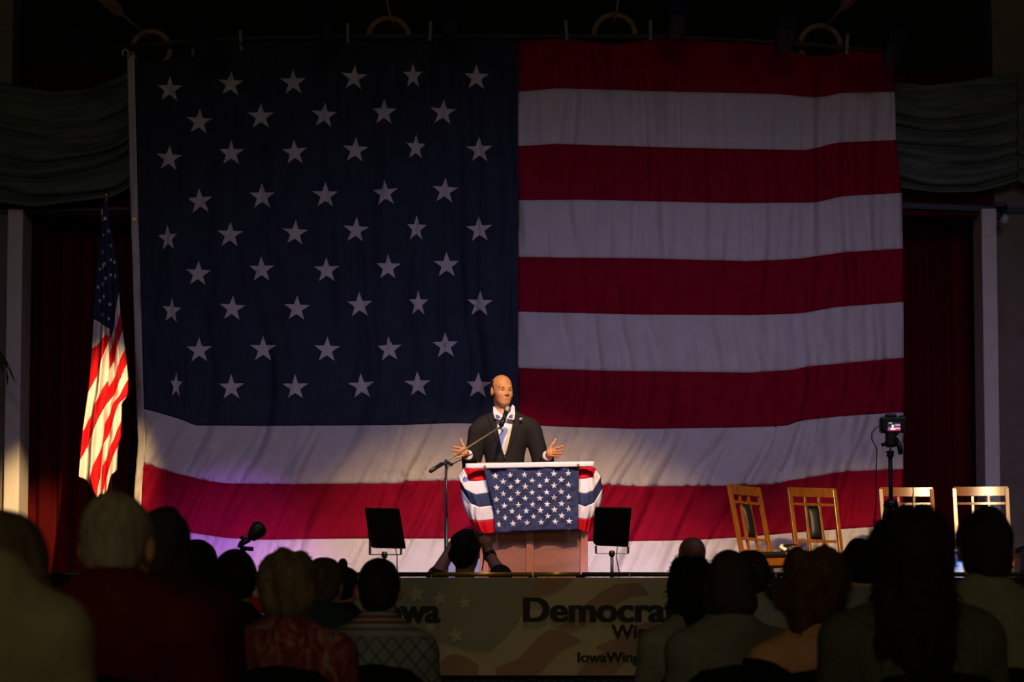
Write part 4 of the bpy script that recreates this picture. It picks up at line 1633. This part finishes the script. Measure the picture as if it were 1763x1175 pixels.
sdf_obj('shirt_collar', [('cone', L(867.5, 722, .002), L(867, 704, .006), .084, .068, .01)], SHIRT, .0045, spk, cut=collar_cut)
leafs = ([(849, 700, -.045), (853, 701, -.070), (861, 711, -.100), (868, 719, -.128), (860, 723, -.135), (852, 721, -.120), (849, 711, -.085)],
         [(882, 697, -.050), (886, 700, -.045), (887, 712, -.080), (885, 723, -.115), (877, 722, -.130), (870, 719, -.128), (877, 708, -.095)])
for lf in leafs:
    lo_ = MB().prism([L(*p) for p in lf], (0, .007, 0)).build('collar_leaf', SHIRT, spk, bevel=.002)
for q in ([(853, 715), (857, 714.5), (862, 718.5), (860, 720.5), (854, 719.5)], [(875.5, 717.5), (879.5, 714), (883, 714.5), (882.5, 718.5), (877.5, 719.5)]):
    MB().prism([L(x, y, -.142 + .012 * abs(x - 868) / 18 * 1.5) for x, y in q], (0, .004, 0)).build('collar_lining', BLUELIN, spk)
for W, E in ((WLp, ELp), (WRp, ERp)):
    d = (W - E) / np.linalg.norm(W - E)
    MB().tube([W + d * .02, W + d * .058], [.041, .040], 14).build('shirt_cuff', SHIRT, spk, smooth=True)
for k in range(2):
    p = np.array((XC, L(869, 800)[1] - .150, ZB - .01 - .10 * k))
    MB().lathe([(.001, -.003), (.010, -.003), (.010, .003), (.001, .004)], p, 10, Matrix.Rotation(pi / 2, 3, 'X')).build('button', BLACKPLASTIC, spk)
pn = L(897, 721.5, -.112)
pin = MB().box(pn, (.022, .005, .014)).build('lapel_pin', PW, spk)
MB().box(pn + np.array((.003, -.003, -.002)), (.016, .003, .004)).build('pin_stripe', PR, pin)
sdf_obj('trousers', torso[2:3] + legs, TROUSER, .011, spk, infl=.012, wr=(.005, 28, 4))
for k in range(2):
    sdf_obj('shoe', feet[k:k + 1], SHOE, .010, spk, infl=.007)
# fringe of short hair round the back and sides, brows, lips, eyes
fr_pr = xform([('ell', (0, -.014, .028), (.0785, .1005, .090), .01), ('ell', (0, -.050, -.035), (.062, .052, .05), .03)], hc, HR, hs)


def fringe_cut(X, Y_, Z):
    q = [(X - hc[0]) / hs, (Y_ - hc[1]) / hs, (Z - hc[2]) / hs]
    yl = HR[0][1] * q[0] + HR[1][1] * q[1] + HR[2][1] * q[2]
    zl = HR[0][2] * q[0] + HR[1][2] * q[1] + HR[2][2] * q[2]
    return np.maximum(np.maximum(yl - .016 + np.maximum(0, zl - .02) * .35 + np.maximum(0, .0 - zl) * .5, zl - .074), -zl - .070)


sdf_obj('hair_fringe', fr_pr, hairmat('brown', (62, 46, 32)), .005, spk, wr=(.0008, 120, 3), cut=fringe_cut)
for s in (-1, 1):
    br = [hc + HR @ (np.array(p) * hs) for p in ((s * .011, .0885, .0165), (s * .030, .0865, .0215), (s * .052, .0715, .0175))]
    MB().tube(br, [.0030, .0046, .0018], 6).build('eyebrow', hairmat('brown', (62, 46, 32)), spk, smooth=True)
lpz_r = .0028
lpz = [hc + HR @ (np.array(p) * hs) for p in ((-.022, .084, -.0655), (-.010, .0945, -.062), (0, .0965, -.0635), (.010, .0945, -.062), (.022, .084, -.0655))]
MB().tube(lpz, [.0015, lpz_r, lpz_r, lpz_r, .0015], 6).build('lips', LIP, spk, smooth=True)
eyes_for(spk, hc, HR, hs)

# ================================================================== PIT BARRIER AND BANNER
YR = 10.9
barrier = empty('barrier', (0, YR, 0))
tag(barrier, 'long metal barrier with brassy top rail before the stage', 'barrier')
zr = P(881, 990, YR).z
joints = [-40, 330, 745, 917, 1000, 1335, 1800]
for a, b in zip(joints, joints[1:]):
    x0, x1 = P(a, 990, YR).x, P(b, 990, YR).x
    MB().beam((x0 + .004, .01, zr), (x1 - .004, .01, zr), .020, .05).build('rail', mat('rail_paint', C(124, 112, 62), .55, var=.12), barrier, bevel=.005)
    MB().tube([(x0 + .004, -.02, zr), (x1 - .004, -.02, zr)], .013, 14).build('rail_tube', mat('rail_metal_lit', C(206, 170, 74), .3, metal=.6) if a in (745, 917) else RAILMETAL, barrier, smooth=True)  # middle lengths get a brighter metal colour, painting in stage light on the rail
    MB().beam((x0 + .004, .02, zr - .035), (x1 - .004, .02, zr - .035), .04, .03).build('under_rail', RAILDARK, barrier)
    MB().box(((x0 + x1) / 2, .045, (zr - .06) / 2 + .02), (x1 - x0 - .006, .02, zr - .10)).build('panel', RAILDARK, barrier)
    MB().box((x0, .03, zr / 2), (.05, .07, zr)).build('post', RAILDARK, barrier, bevel=.004)
    MB().box((x0, .12, .02), (.06, .24, .03)).build('foot', RAILDARK, barrier, bevel=.004)
    n = int((x1 - x0) / .05)
    gm = MB()
    for i in range(n):
        xx = x0 + .03 + i * (x1 - x0 - .04) / n
        gm.box((xx, .028, .43), (.018, .014, .80))
    g_ = gm.build('grille_bars', mat('grille_metal', C(64, 58, 42), .5, metal=.5), barrier)
    g_['kind'] = 'stuff'
for px, py in ((743, 999), (918, 998), (1084, 996), (1336, 992), (650, 998)):
    MB().tube([P(px, py - 8, YR - .03) - barrier.location, P(px, py + 3, YR - .045) - barrier.location], .004, 6).build('cable_tie', PW, barrier)

K4 = 480 / 1763


def Z4(x, y, off=.0):
    return P(680 + x * K4, 960 + y * K4, YR - .055 - off)


ban = empty('event_banner', Z4(900, 745))
BN0 = ban.location.copy()
tag(ban, 'wide printed banner with stars, waves and lettering on the barrier', 'banner')
CREAM = mat('banner_cream', C(200, 184, 138), .75, var=.04, scale=10)
BBLUE = mat('banner_grey_blue', C(158, 154, 124), .75, var=.04, scale=10)
BRED = mat('banner_faded_red', C(172, 136, 104), .75, var=.04, scale=10)
BINK = mat('banner_ink', C(40, 44, 42), .75, var=.05, scale=10)
XB0, XB1 = -320, 2140


def flat(poly, off, m, name, th=.0012):
    def clampx(p):
        return (max(XB0, min(XB1, p[0])), max(128, min(748, p[1])))
    MB().prism([Z4(*clampx(p), off) - BN0 for p in poly], (0, -th, 0)).build(name, m, ban)


flat([(XB0, 128), (XB1, 118), (XB1, 748), (XB0, 748)], 0, CREAM, 'cloth', .003)
flat([(-330, 132), (900, 132), (850, 240), (780, 400), (700, 500), (600, 590), (480, 590), (360, 555), (240, 530), (100, 540), (-330, 620)], .0035, BBLUE, 'blue_field')
for wi, poly in enumerate(([(900, 132), (1130, 132), (1060, 190), (980, 230), (850, 248)],
             [(1020, 450), (1100, 395), (1200, 300), (1300, 220), (1400, 170), (1540, 160), (1575, 185), (1610, 240), (1480, 250), (1350, 330), (1240, 415), (1120, 465)],
             [(640, 700), (780, 640), (850, 570), (900, 510), (980, 455), (1080, 470), (1180, 528), (1060, 575), (980, 650), (900, 745), (640, 745)],
             [(290, 660), (330, 625), (380, 612), (460, 632), (530, 690), (520, 745), (290, 745)],
             [(1150, 740), (1220, 660), (1300, 610), (1500, 535), (1600, 500), (1700, 520), (1500, 620), (1380, 740)],
             [(1270, 565), (1400, 512), (1560, 420), (1650, 400), (1690, 440), (1500, 560), (1330, 590)],
             [(1700, 300), (1800, 220), (1950, 180), (2100, 200), (2100, 260), (1900, 320), (1750, 420)],
             [(1760, 740), (1850, 600), (2000, 520), (2120, 510), (2120, 620), (1950, 740)])):
    flat(poly, .0035 + .0001 * wi, BRED, 'red_wave')
for x, y, R in ((135, 235, 60), (285, 262, 52), (440, 290, 46), (385, 495, 58), (225, 440, 42), (-90, 260, 58), (-200, 400, 50)):
    flat([(x + a, y - b) for a, b in star_pts(R, R * .42, .15)], .0048, CREAM, 'star')


def text_mesh(s, bold):
    cu = bpy.data.curves.new('lettering', 'FONT')
    cu.body = s
    cu.offset = bold
    cu.extrude = .001
    o = bpy.data.objects.new('lettering', cu)
    COL.objects.link(o)
    dg = bpy.context.evaluated_depsgraph_get()
    me = bpy.data.meshes.new_from_object(o.evaluated_get(dg))
    bpy.data.objects.remove(o)
    bpy.data.curves.remove(cu)
    return me


def lettering(s, x_left, x_right, base_py, cap_px, ref, bold=.02, right=False, heavy=.0025):
    """x_left..x_right: pixel span of the part 'ref' of the word"""
    me = text_mesh(s, bold)
    mr = text_mesh(ref, bold)
    rx = [v.co.x for v in mr.vertices]
    cap = text_mesh('D', bold)
    ch = max(v.co.y for v in cap.vertices)
    s_px = YR / F
    kx = (x_right - x_left) * s_px / (max(rx) - min(rx))
    kz = cap_px * s_px / ch
    org = P(x_left, base_py, YR - .062) - BN0
    mx = min(v.co.x for v in me.vertices)
    if right:
        mx = max(v.co.x for v in me.vertices)
        org = P(x_right, base_py, YR - .062) - BN0
    for v in me.vertices:
        v.co = Vector((org.x + (v.co.x - mx) * kx, org.y - v.co.z * .5, org.z + v.co.y * kz))
    me.materials.clear()
    me.materials.append(BINK)
    bm2 = bmesh.new()
    for dx in (-heavy, 0.0, heavy):
        n0 = len(bm2.verts)
        bm2.from_mesh(me)
        bm2.verts.ensure_lookup_table()
        for v in bm2.verts[n0:]:
            v.co.x += dx
            v.co.y -= dx * .02
    bm2.to_mesh(me)
    bm2.free()
    o = link('lettering', me, ban)
    bpy.data.meshes.remove(mr)
    bpy.data.meshes.remove(cap)
    return o


lettering('Iowa', 690, 757, 1072, 41, 'wa', .018, right=True, heavy=.0055)
lettering('Democratic', 902, 1143, 1070.5, 41, 'Democra', .018, heavy=.0055)
lettering('Wing Ding', 1053, 1130, 1099.5, 23, 'Wing', .012)
lettering('IowaWingDing', 995, 1119, 1140.5, 17, 'IowaWingD', .012)
# red and white bunting strip left of the banner
bs2 = empty('bunting_strip', P(420, 1060, YR - .06))
S0 = bs2.location.copy()
tag(bs2, 'red and white striped bunting on the barrier left of the banner', 'bunting')
for k, (a, b) in enumerate(((994, 1008), (1008, 1029), (1029, 1056), (1056, 1082))):
    def bf(s, t, a=a, b=b):
        px = 120 + (585 - 120) * s
        return P(px, a + (b - a) * t + 3 * sin(s * 9), YR - .065 - .012 * sin(s * 70))
    sheet_obj('stripe', bf, linspace(0, 1, 120), linspace(0, 1, 4), PR if k % 2 == 0 else PW, bs2, th=.003, local=S0)

# ================================================================== PEOPLE IN THE PIT
# photographer, arms raised
YPh = 11.35
pb = Vector((P(801, 950, YPh).x, YPh, 0))
ph = empty('person', pb)
tag(ph, 'dark-haired photographer with raised arms holding camera before the lectern', 'person')


def M_(px, py, d=0.0):
    v = P(px, py, YPh + d) - pb
    return np.array((v.x, v.y, v.z))


hcp = M_(801, 952.5)
hp_, RP = make_head(hcp, radians(-14), radians(8), 1.0)
zsh = hcp[2] - .25
tor = [('ell', (0, -.01, zsh - .13), (.17, .12, .19), .06), ('ell', (0, 0, zsh - .38), (.155, .115, .20), .08), ('ell', (0, 0, zsh - .56), (.165, .125, .14), .08),
       ('cone', (0, -.02, zsh + .02), (.165, -.01, zsh - .02), .058, .06, .05), ('cone', (0, -.02, zsh + .02), (-.165, -.01, zsh - .02), .058, .06, .05)]
nk = [('cone', hcp + RP @ np.array((0, -.018, -.06)), (0, -.02, zsh + .02), .053, .058, .03)]
er, wr_ = M_(863, 992, .16), M_(841, 953, .27)
el, wl = M_(750, 993, .14), M_(782, 938, .26)
ar = [('cone', (.18, 0, zsh - .03), er, .055, .046, .04), ('cone', er, wr_, .043, .029, .03), ('cone', (-.18, 0, zsh - .03), el, .055, .046, .04), ('cone', el, wl, .043, .029, .03)]
hd_ = [('cone', wr_, M_(837, 935, .27), .030, .036, .02), ('cone', wl, M_(791, 925, .27), .030, .034, .02)]
for i in range(4):
    hd_ += chain([M_(838 - i * 1.0, 928 + i * 3.2, .25), M_(831 - i, 925 + i * 3.4, .24), M_(826, 927 + i * 3.2, .25)], .010, .008)
    hd_ += chain([M_(790 + i * 1.2, 921 + i * 2.2, .25), M_(798 + i, 918 + i * 2.4, .24), M_(804, 919 + i * 2.4, .25)], .010, .008)
hd_ += chain([M_(836, 938, .27), M_(829, 941, .29), M_(823, 938, .30)], .012, .009)
hd_ += chain([M_(792, 930, .27), M_(799, 933, .29), M_(805, 931, .30)], .012, .009)
lg, ft = [], []
for s in (-1, 1):
    lg += [('cone', (s * .09, 0, zsh - .60), (s * .10, .02, .48), .085, .058, .05), ('cone', (s * .10, .02, .48), (s * .10, -.01, .10), .054, .040, .03)]
    ft += [('cone', (s * .10, -.02, .05), (s * .12, .15, .04), .046, .036, .03)]
sdf_obj('body', hp_ + nk + tor + ar + hd_ + lg + ft, SKIN2, .0085, ph)
sdf_obj('shirt', tor + ar[0:1] + ar[2:3], mat('shirt_black', C(24, 24, 26), .85), .012, ph, infl=.012, wr=(.006, 30, 4))
sdf_obj('trousers', tor[2:3] + lg, TROUSER, .014, ph, infl=.012, wr=(.005, 30, 4))
for k in range(2):
    sdf_obj('shoe', ft[k:k + 1], SHOE, .012, ph, infl=.007)
sdf_obj('hair', xform(HAIR['short'], hcp, RP, 1.0), hairmat('black', (20, 17, 14)), .006, ph, wr=(.006, 60, 8))
d = (wr_ - er) / np.linalg.norm(wr_ - er)
MB().tube([wr_ - d * .035, wr_ - d * .012], .038, 14).build('wrist_band', BLACKPLASTIC, ph, smooth=True)
eyes_for(ph, hcp, RP, 1.0)
kc = P(816, 925, YPh + .28)
kcam = empty('photo_camera', kc)
tag(kcam, 'small black camera held up in the photographer hands', 'camera')
MB().box((0, 0, 0), (.105, .055, .062)).build('camera_body', BLACKPLASTIC, kcam, bevel=.008)
MB().box((-.02, 0, .036), (.045, .045, .022)).build('viewfinder_hump', BLACKPLASTIC, kcam, bevel=.008)
MB().tube([(0, .02, -.004), (0, .10, -.004)], .030, 14).build('lens', BLACKPLASTIC, kcam, smooth=True)
MB().tube([(.025, -.030, .018), (.045, -.030, .018)], .006, 8).build('shutter_dial', CHROME, kcam, smooth=True)
MB().tube([(.05, 0, 0), (.062, -.04, -.08), (.055, -.05, -.16), (.048, -.05, -.20)], .004, 6).build('strap', BLACKPLASTIC, kcam, smooth=True)

# bald man with glasses standing in the pit on the right
YBm = 11.3
bb = Vector((P(1190, 950, YBm).x, YBm, 0))
bm_ = empty('person', bb)
tag(bm_, 'bald man with glasses and dark jacket standing before the stage', 'person')
hcb = np.array((0, 0, P(1190, 925, YBm).z - .116))
hpb, RB = make_head(hcb, radians(22), 0, .97)
zs2 = hcb[2] - .25
off = zs2 - zsh


def mv(prs, dz):
    out = []
    for p in prs:
        if p[0] == 'cone':
            out.append(('cone', np.array(p[1]) + (0, 0, dz), np.array(p[2]) + (0, 0, dz)) + tuple(p[3:]))
        else:
            out.append((p[0], np.array(p[1]) + (0, 0, dz)) + tuple(p[2:]))
    return out


tor2 = mv(tor, off)
ar2 = []
hd2 = []
for s in (-1, 1):
    ar2 += [('cone', (s * .18, 0, zs2 - .03), (s * .23, -.02, zs2 - .30), .055, .046, .04), ('cone', (s * .23, -.02, zs2 - .30), (s * .21, .10, zs2 - .53), .043, .029, .03)]
    hd2 += simple_hand((s * .21, .10, zs2 - .53), (0, .25, -1), s)
nk2 = [('cone', hcb + RB @ np.array((0, -.018, -.06)), (0, -.02, zs2 + .02), .056, .06, .03)]
sdf_obj('body', hpb + nk2 + tor2 + ar2 + hd2 + lg + ft, mat('skin_ruddy', C(128, 86, 56), .5, var=.08, scale=30), .010, bm_)
sdf_obj('jacket', tor2 + ar2 + [('cone', (0, -.02, zs2 + .02), (0, -.02, zs2 + .07), .064, .060, .03)], mat('jacket_black', C(26, 26, 30), .8), .012, bm_, infl=.014, wr=(.006, 30, 9))
sdf_obj('trousers', tor2[2:3] + lg, TROUSER, .014, bm_, infl=.012)
for k in range(2):
    sdf_obj('shoe', ft[k:k + 1], SHOE, .012, bm_, infl=.007)
gm = MB()
for sx_ in (.030, -.030):
    gm.tube([hcb + RB @ (np.array((sx_ + .022 * cos(a), .108, .002 + .018 * sin(a))) * .97) for a in linspace(0, 2 * pi, 13)], .002, 5)
    gm.tube([hcb + RB @ np.array((sx_ * 1.7, .104, .006)), hcb + RB @ np.array((math.copysign(.082, sx_), 0, .006))], .002, 5)
gm.build('glasses', CHROME, bm_, smooth=True)
eyes_for(bm_, hcb, RB, .97)

# ================================================================== SEATED AUDIENCE


def cloth(name, rgb, **k):
    return mat('top_' + name, C(*rgb), .85, **{**dict(var=.12, scale=18, bump=.004, bscale=30, spec=.15), **k})


def patterned(name, base, cols, kind):
    m = mat('top_' + name, C(*base), .85, var=.1, scale=18)
    nt = m.node_tree
    n = nt.nodes
    b = n['Principled BSDF']
    tc = n.new('ShaderNodeTexCoord')
    if kind == 'floral':
        vo = n.new('ShaderNodeTexNoise')
        vo.inputs['Scale'].default_value = 9
        vo.inputs['Distortion'].default_value = 2.5
        vo.inputs['Detail'].default_value = 2
        mp = n.new('ShaderNodeMapping')
        mp.inputs['Scale'].default_value = (1.6, 1.6, .7)
        nt.links.new(tc.outputs['Object'], mp.inputs[0])
        nt.links.new(mp.outputs[0], vo.inputs['Vector'])
        rp = n.new('ShaderNodeValToRGB')
        rp.color_ramp.interpolation = 'EASE'
        els = rp.color_ramp.elements
        els[0].position, els[0].color = .40, C(*base)
        els[1].position, els[1].color = .56, C(*cols[0])
        e2 = els.new(.66)
        e2.color = C(*cols[1])
        nt.links.new(vo.outputs[0], rp.inputs[0])
        nt.links.new(rp.outputs[0], b.inputs['Base Color'])
    else:  # horizontal knit bands over a lattice
        sp = n.new('ShaderNodeSeparateXYZ')
        nt.links.new(tc.outputs['Object'], sp.inputs[0])
        rp = n.new('ShaderNodeValToRGB')
        mr = n.new('ShaderNodeMapRange')
        mr.inputs[1].default_value = .80
        mr.inputs[2].default_value = 1.22
        nt.links.new(sp.outputs[2], mr.inputs[0])
        rp.color_ramp.interpolation = 'CONSTANT'
        els = rp.color_ramp.elements
        els[0].position, els[0].color = 0, C(*base)
        els[1].position, els[1].color = .60, C(150, 150, 160)
        for pos, c in ((.64, (120, 110, 118)), (.67, (168, 158, 150)), (.70, (126, 64, 52)), (.725, (180, 150, 130)), (.75, (126, 64, 52)), (.775, (160, 160, 150)), (.80, (94, 104, 104)), (.83, (160, 158, 150))):
            els.new(pos).color = C(*c)
        nt.links.new(mr.outputs[0], rp.inputs[0])
        # lattice of dark diagonals below the bands
        def diag(sign):
            a = n.new('ShaderNodeMath')
            a.operation = 'MULTIPLY_ADD'
            nt.links.new(sp.outputs[2], a.inputs[0])
            a.inputs[1].default_value = sign
            nt.links.new(sp.outputs[0], a.inputs[2])
            w = n.new('ShaderNodeMath')
            w.operation = 'PINGPONG'
            nt.links.new(a.outputs[0], w.inputs[0])
            w.inputs[1].default_value = .028
            lt_ = n.new('ShaderNodeMath')
            lt_.operation = 'LESS_THAN'
            nt.links.new(w.outputs[0], lt_.inputs[0])
            lt_.inputs[1].default_value = .0045
            return lt_
        d1, d2 = diag(.8), diag(-.8)
        mx = n.new('ShaderNodeMath')
        mx.operation = 'MAXIMUM'
        nt.links.new(d1.outputs[0], mx.inputs[0])
        nt.links.new(d2.outputs[0], mx.inputs[1])
        lo = n.new('ShaderNodeMath')
        lo.operation = 'LESS_THAN'
        nt.links.new(sp.outputs[2], lo.inputs[0])
        lo.inputs[1].default_value = 1.05
        an = n.new('ShaderNodeMath')
        an.operation = 'MULTIPLY'
        nt.links.new(mx.outputs[0], an.inputs[0])
        nt.links.new(lo.outputs[0], an.inputs[1])
        mixn = n.new('ShaderNodeMixRGB')
        mixn.inputs[2].default_value = C(84, 88, 92)
        nt.links.new(an.outputs[0], mixn.inputs[0])
        nt.links.new(rp.outputs[0], mixn.inputs[1])
        nt.links.new(mixn.outputs[0], b.inputs['Base Color'])
    return m


seated_person('man in olive-cream jacket at the bottom left corner', -10, 872, 3.5, 'bob', 'lightbrown', (96, 78, 52), cloth('cream', (150, 142, 104)), hunch=.12, broad=.62, h=.010, hs=.96, byaw=-.1)
seated_person('big grey-haired man in dark red shirt, largest head at left', 200, 846, 4.5, 'buzz', 'grey', (150, 138, 110), cloth('dark_red', (92, 22, 20)), broad=1.0, h=.010, hs=1.02, yaw=-.08, hunch=.03, strand=500, slen=.008, curl=.002)
seated_person('dark-haired woman close behind the big grey-haired man', 284, 872, 5.6, 'bob', 'darkbrown', (52, 38, 26), cloth('black_red', (60, 22, 20)), hs=.90, yaw=-.2, hunch=.03, strand=120, slen=.012, collar=False)
seated_person('dark-haired man in pale collared shirt, left edge of flag', 341, 929, 8.9, 'short', 'black', (22, 18, 15), cloth('pale_blue', (128, 140, 138)), h=.013, broad=.86)
seated_person('dark-haired man in black suit under the jointed lamp', 406, 944, 7.6, 'short', 'black', (22, 18, 15), cloth('black_suit', (18, 17, 17)), h=.013)
seated_person('woman with fluffy light hair and red floral top', 498, 944, 6.6, 'fluffy', 'sandgrey', (120, 98, 70), patterned('red_floral', (110, 34, 34), ((150, 70, 66), (140, 128, 108)), 'floral'), h=.012, strand=900, slen=.022, curl=.006, collar=False, broad=.90, hs=.97)
seated_person('grey-brown haired person in dark teal top', 562, 961, 8.6, 'short', 'greybrown', (84, 70, 52), cloth('teal', (34, 62, 62)), h=.013, yaw=-.3, hs=.9, collar=False)
seated_person('dark-haired person with pinned-up hair behind teal top', 590, 962, 9.35, 'updo', 'darkbrown', (52, 38, 26), cloth('brown_top', (50, 36, 30)), h=.013, yaw=-.2, hs=.88, collar=False, strand=60, slen=.03, curl=.02)
seated_person('man with cropped hair in patterned knit shirt by the banner', 653, 961, 7.3, 'buzz', 'darkcrop', (40, 32, 25), patterned('fairisle', (128, 132, 130), (), 'knit'), h=.011, broad=.86, hs=1.0, collar=False)
seated_person('dark head low before the left red curtain', 104, 987, 9.6, 'short', 'black', (22, 18, 15), cloth('dark_shirt', (44, 36, 30)), h=.014, hs=.92)
seated_person('woman with black curly shoulder hair and light grey top', 1186, 960, 7.7, 'shoulder', 'blackcurl', (18, 15, 12), cloth('light_grey', (150, 140, 122)), h=.012, hs=.92, strand=700, slen=.028, curl=.012, collar=False, byaw=.15, broad=.76)
seated_person('woman with brown bob and pale shirt beside curly black hair', 1255, 949, 6.9, 'bob', 'brownbob', (64, 50, 34), cloth('pale_shirt', (128, 122, 108)), h=.012, hs=.93, strand=160, slen=.012, collar=True)
seated_person('dark-haired man in white shirt behind the brown bob', 1292, 946, 8.5, 'short', 'darkbrown', (52, 38, 26), cloth('white_shirt', (160, 156, 148)), h=.013, hs=.92)
seated_person('woman with reddish curly hair and bare upper back in black', 1402, 940, 6.0, 'curly', 'auburn', (92, 58, 34), cloth('black_dress', (13, 12, 11)), h=.012, strand=1300, slen=.026, curl=.010, collar=False, low_neck=True, hs=.92)
seated_person('dark-haired person in grey knit between two curly-haired women', 1480, 928, 8.2, 'short', 'black', (22, 18, 15), cloth('grey_knit', (134, 134, 122)), h=.013, hs=.9)
seated_person('woman with long dark wavy hair and ribbed olive sweater', 1568, 868, 5.3, 'long', 'darkwave', (30, 23, 16), cloth('ribbed', (96, 94, 72), bump=.012, bscale=40, stretch=(6, 6, .4)), h=.011, strand=1500, slen=.030, curl=.014, collar=False, broad=1.0, hs=1.0)
seated_person('short-haired man in pale collared shirt at the right', 1696, 874, 5.9, 'short', 'darkcrop', (40, 32, 25), cloth('khaki_shirt', (128, 122, 98)), h=.011, broad=1.0, hs=.98, yaw=-.05)

# ------------------------------------------------------------------ black banquet chairs under the audience


def make_hall_chair():
    e = empty('banquet_chair', (0, 0, 0))
    MB().box((0, .02, .405), (.44, .42, .06)).build('seat', CHAIRFAB, e, bevel=.02)

    def br(s, t):
        z = .50 + t * .42
        w = .205 if t < .72 else .205 * (1 - ((t - .72) / .28) ** 3.0 * .42)
        return Vector(((s - .5) * 2 * w, -.235 - .05 * t - .03 * (1 - (2 * s - 1) ** 2), z + .03 * (1 - (2 * s - 1) ** 2) * (t > .9)))
    o = sheet_obj('backrest', br, linspace(0, 1, 11), linspace(0, 1, 14), CHAIRFAB, e, th=.04)
    for s in (-1, 1):
        MB().tube([(s * .19, .20, .38), (s * .20, .22, 0)], .0125, 8).build('leg', BLACKMETAL, e, smooth=True)
        MB().tube([(s * .19, -.20, .38), (s * .20, -.26, 0)], .0125, 8).build('leg', BLACKMETAL, e, smooth=True)
        MB().tube([(s * .19, -.19, .38), (s * .175, -.245, .60)], .012, 8).build('back_support', BLACKMETAL, e, smooth=True)
    return e


def copy_tree(o, parent=None):
    c = o.copy()
    COL.objects.link(c)
    c.parent = parent
    for ch in list(o.children):
        copy_tree(ch, c)
    return c


proto = make_hall_chair()
CHL = ['black chair under the man in olive-cream jacket', 'black chair under the big grey-haired man', 'black chair under the dark-haired woman behind grey hair', 'black chair under the man in pale collared shirt at flag edge',
       'black chair under the man in black suit', 'black chair with rounded back behind the red floral top', 'black chair under the person in dark teal top', 'black chair under the person with pinned-up hair',
       'black chair with rounded back behind the patterned knit shirt', 'black chair under the low head before red curtain', 'black chair under the woman with black curly hair', 'black chair under the woman with brown bob',
       'black chair under the man in white shirt', 'black chair under the woman with reddish curly hair', 'black chair under the person in grey knit', 'black chair under the woman with long wavy hair', 'black chair under the short-haired man at right']
kids = list(proto.children)
for i, (root, Y, x, rz) in enumerate(PEOPLE):
    c = proto if i == 0 else copy_tree(proto)
    c.location = (x, Y, 0)
    c.rotation_euler = (0, 0, rz)
    tag(c, CHL[i], 'chair', 'black chairs of the audience')
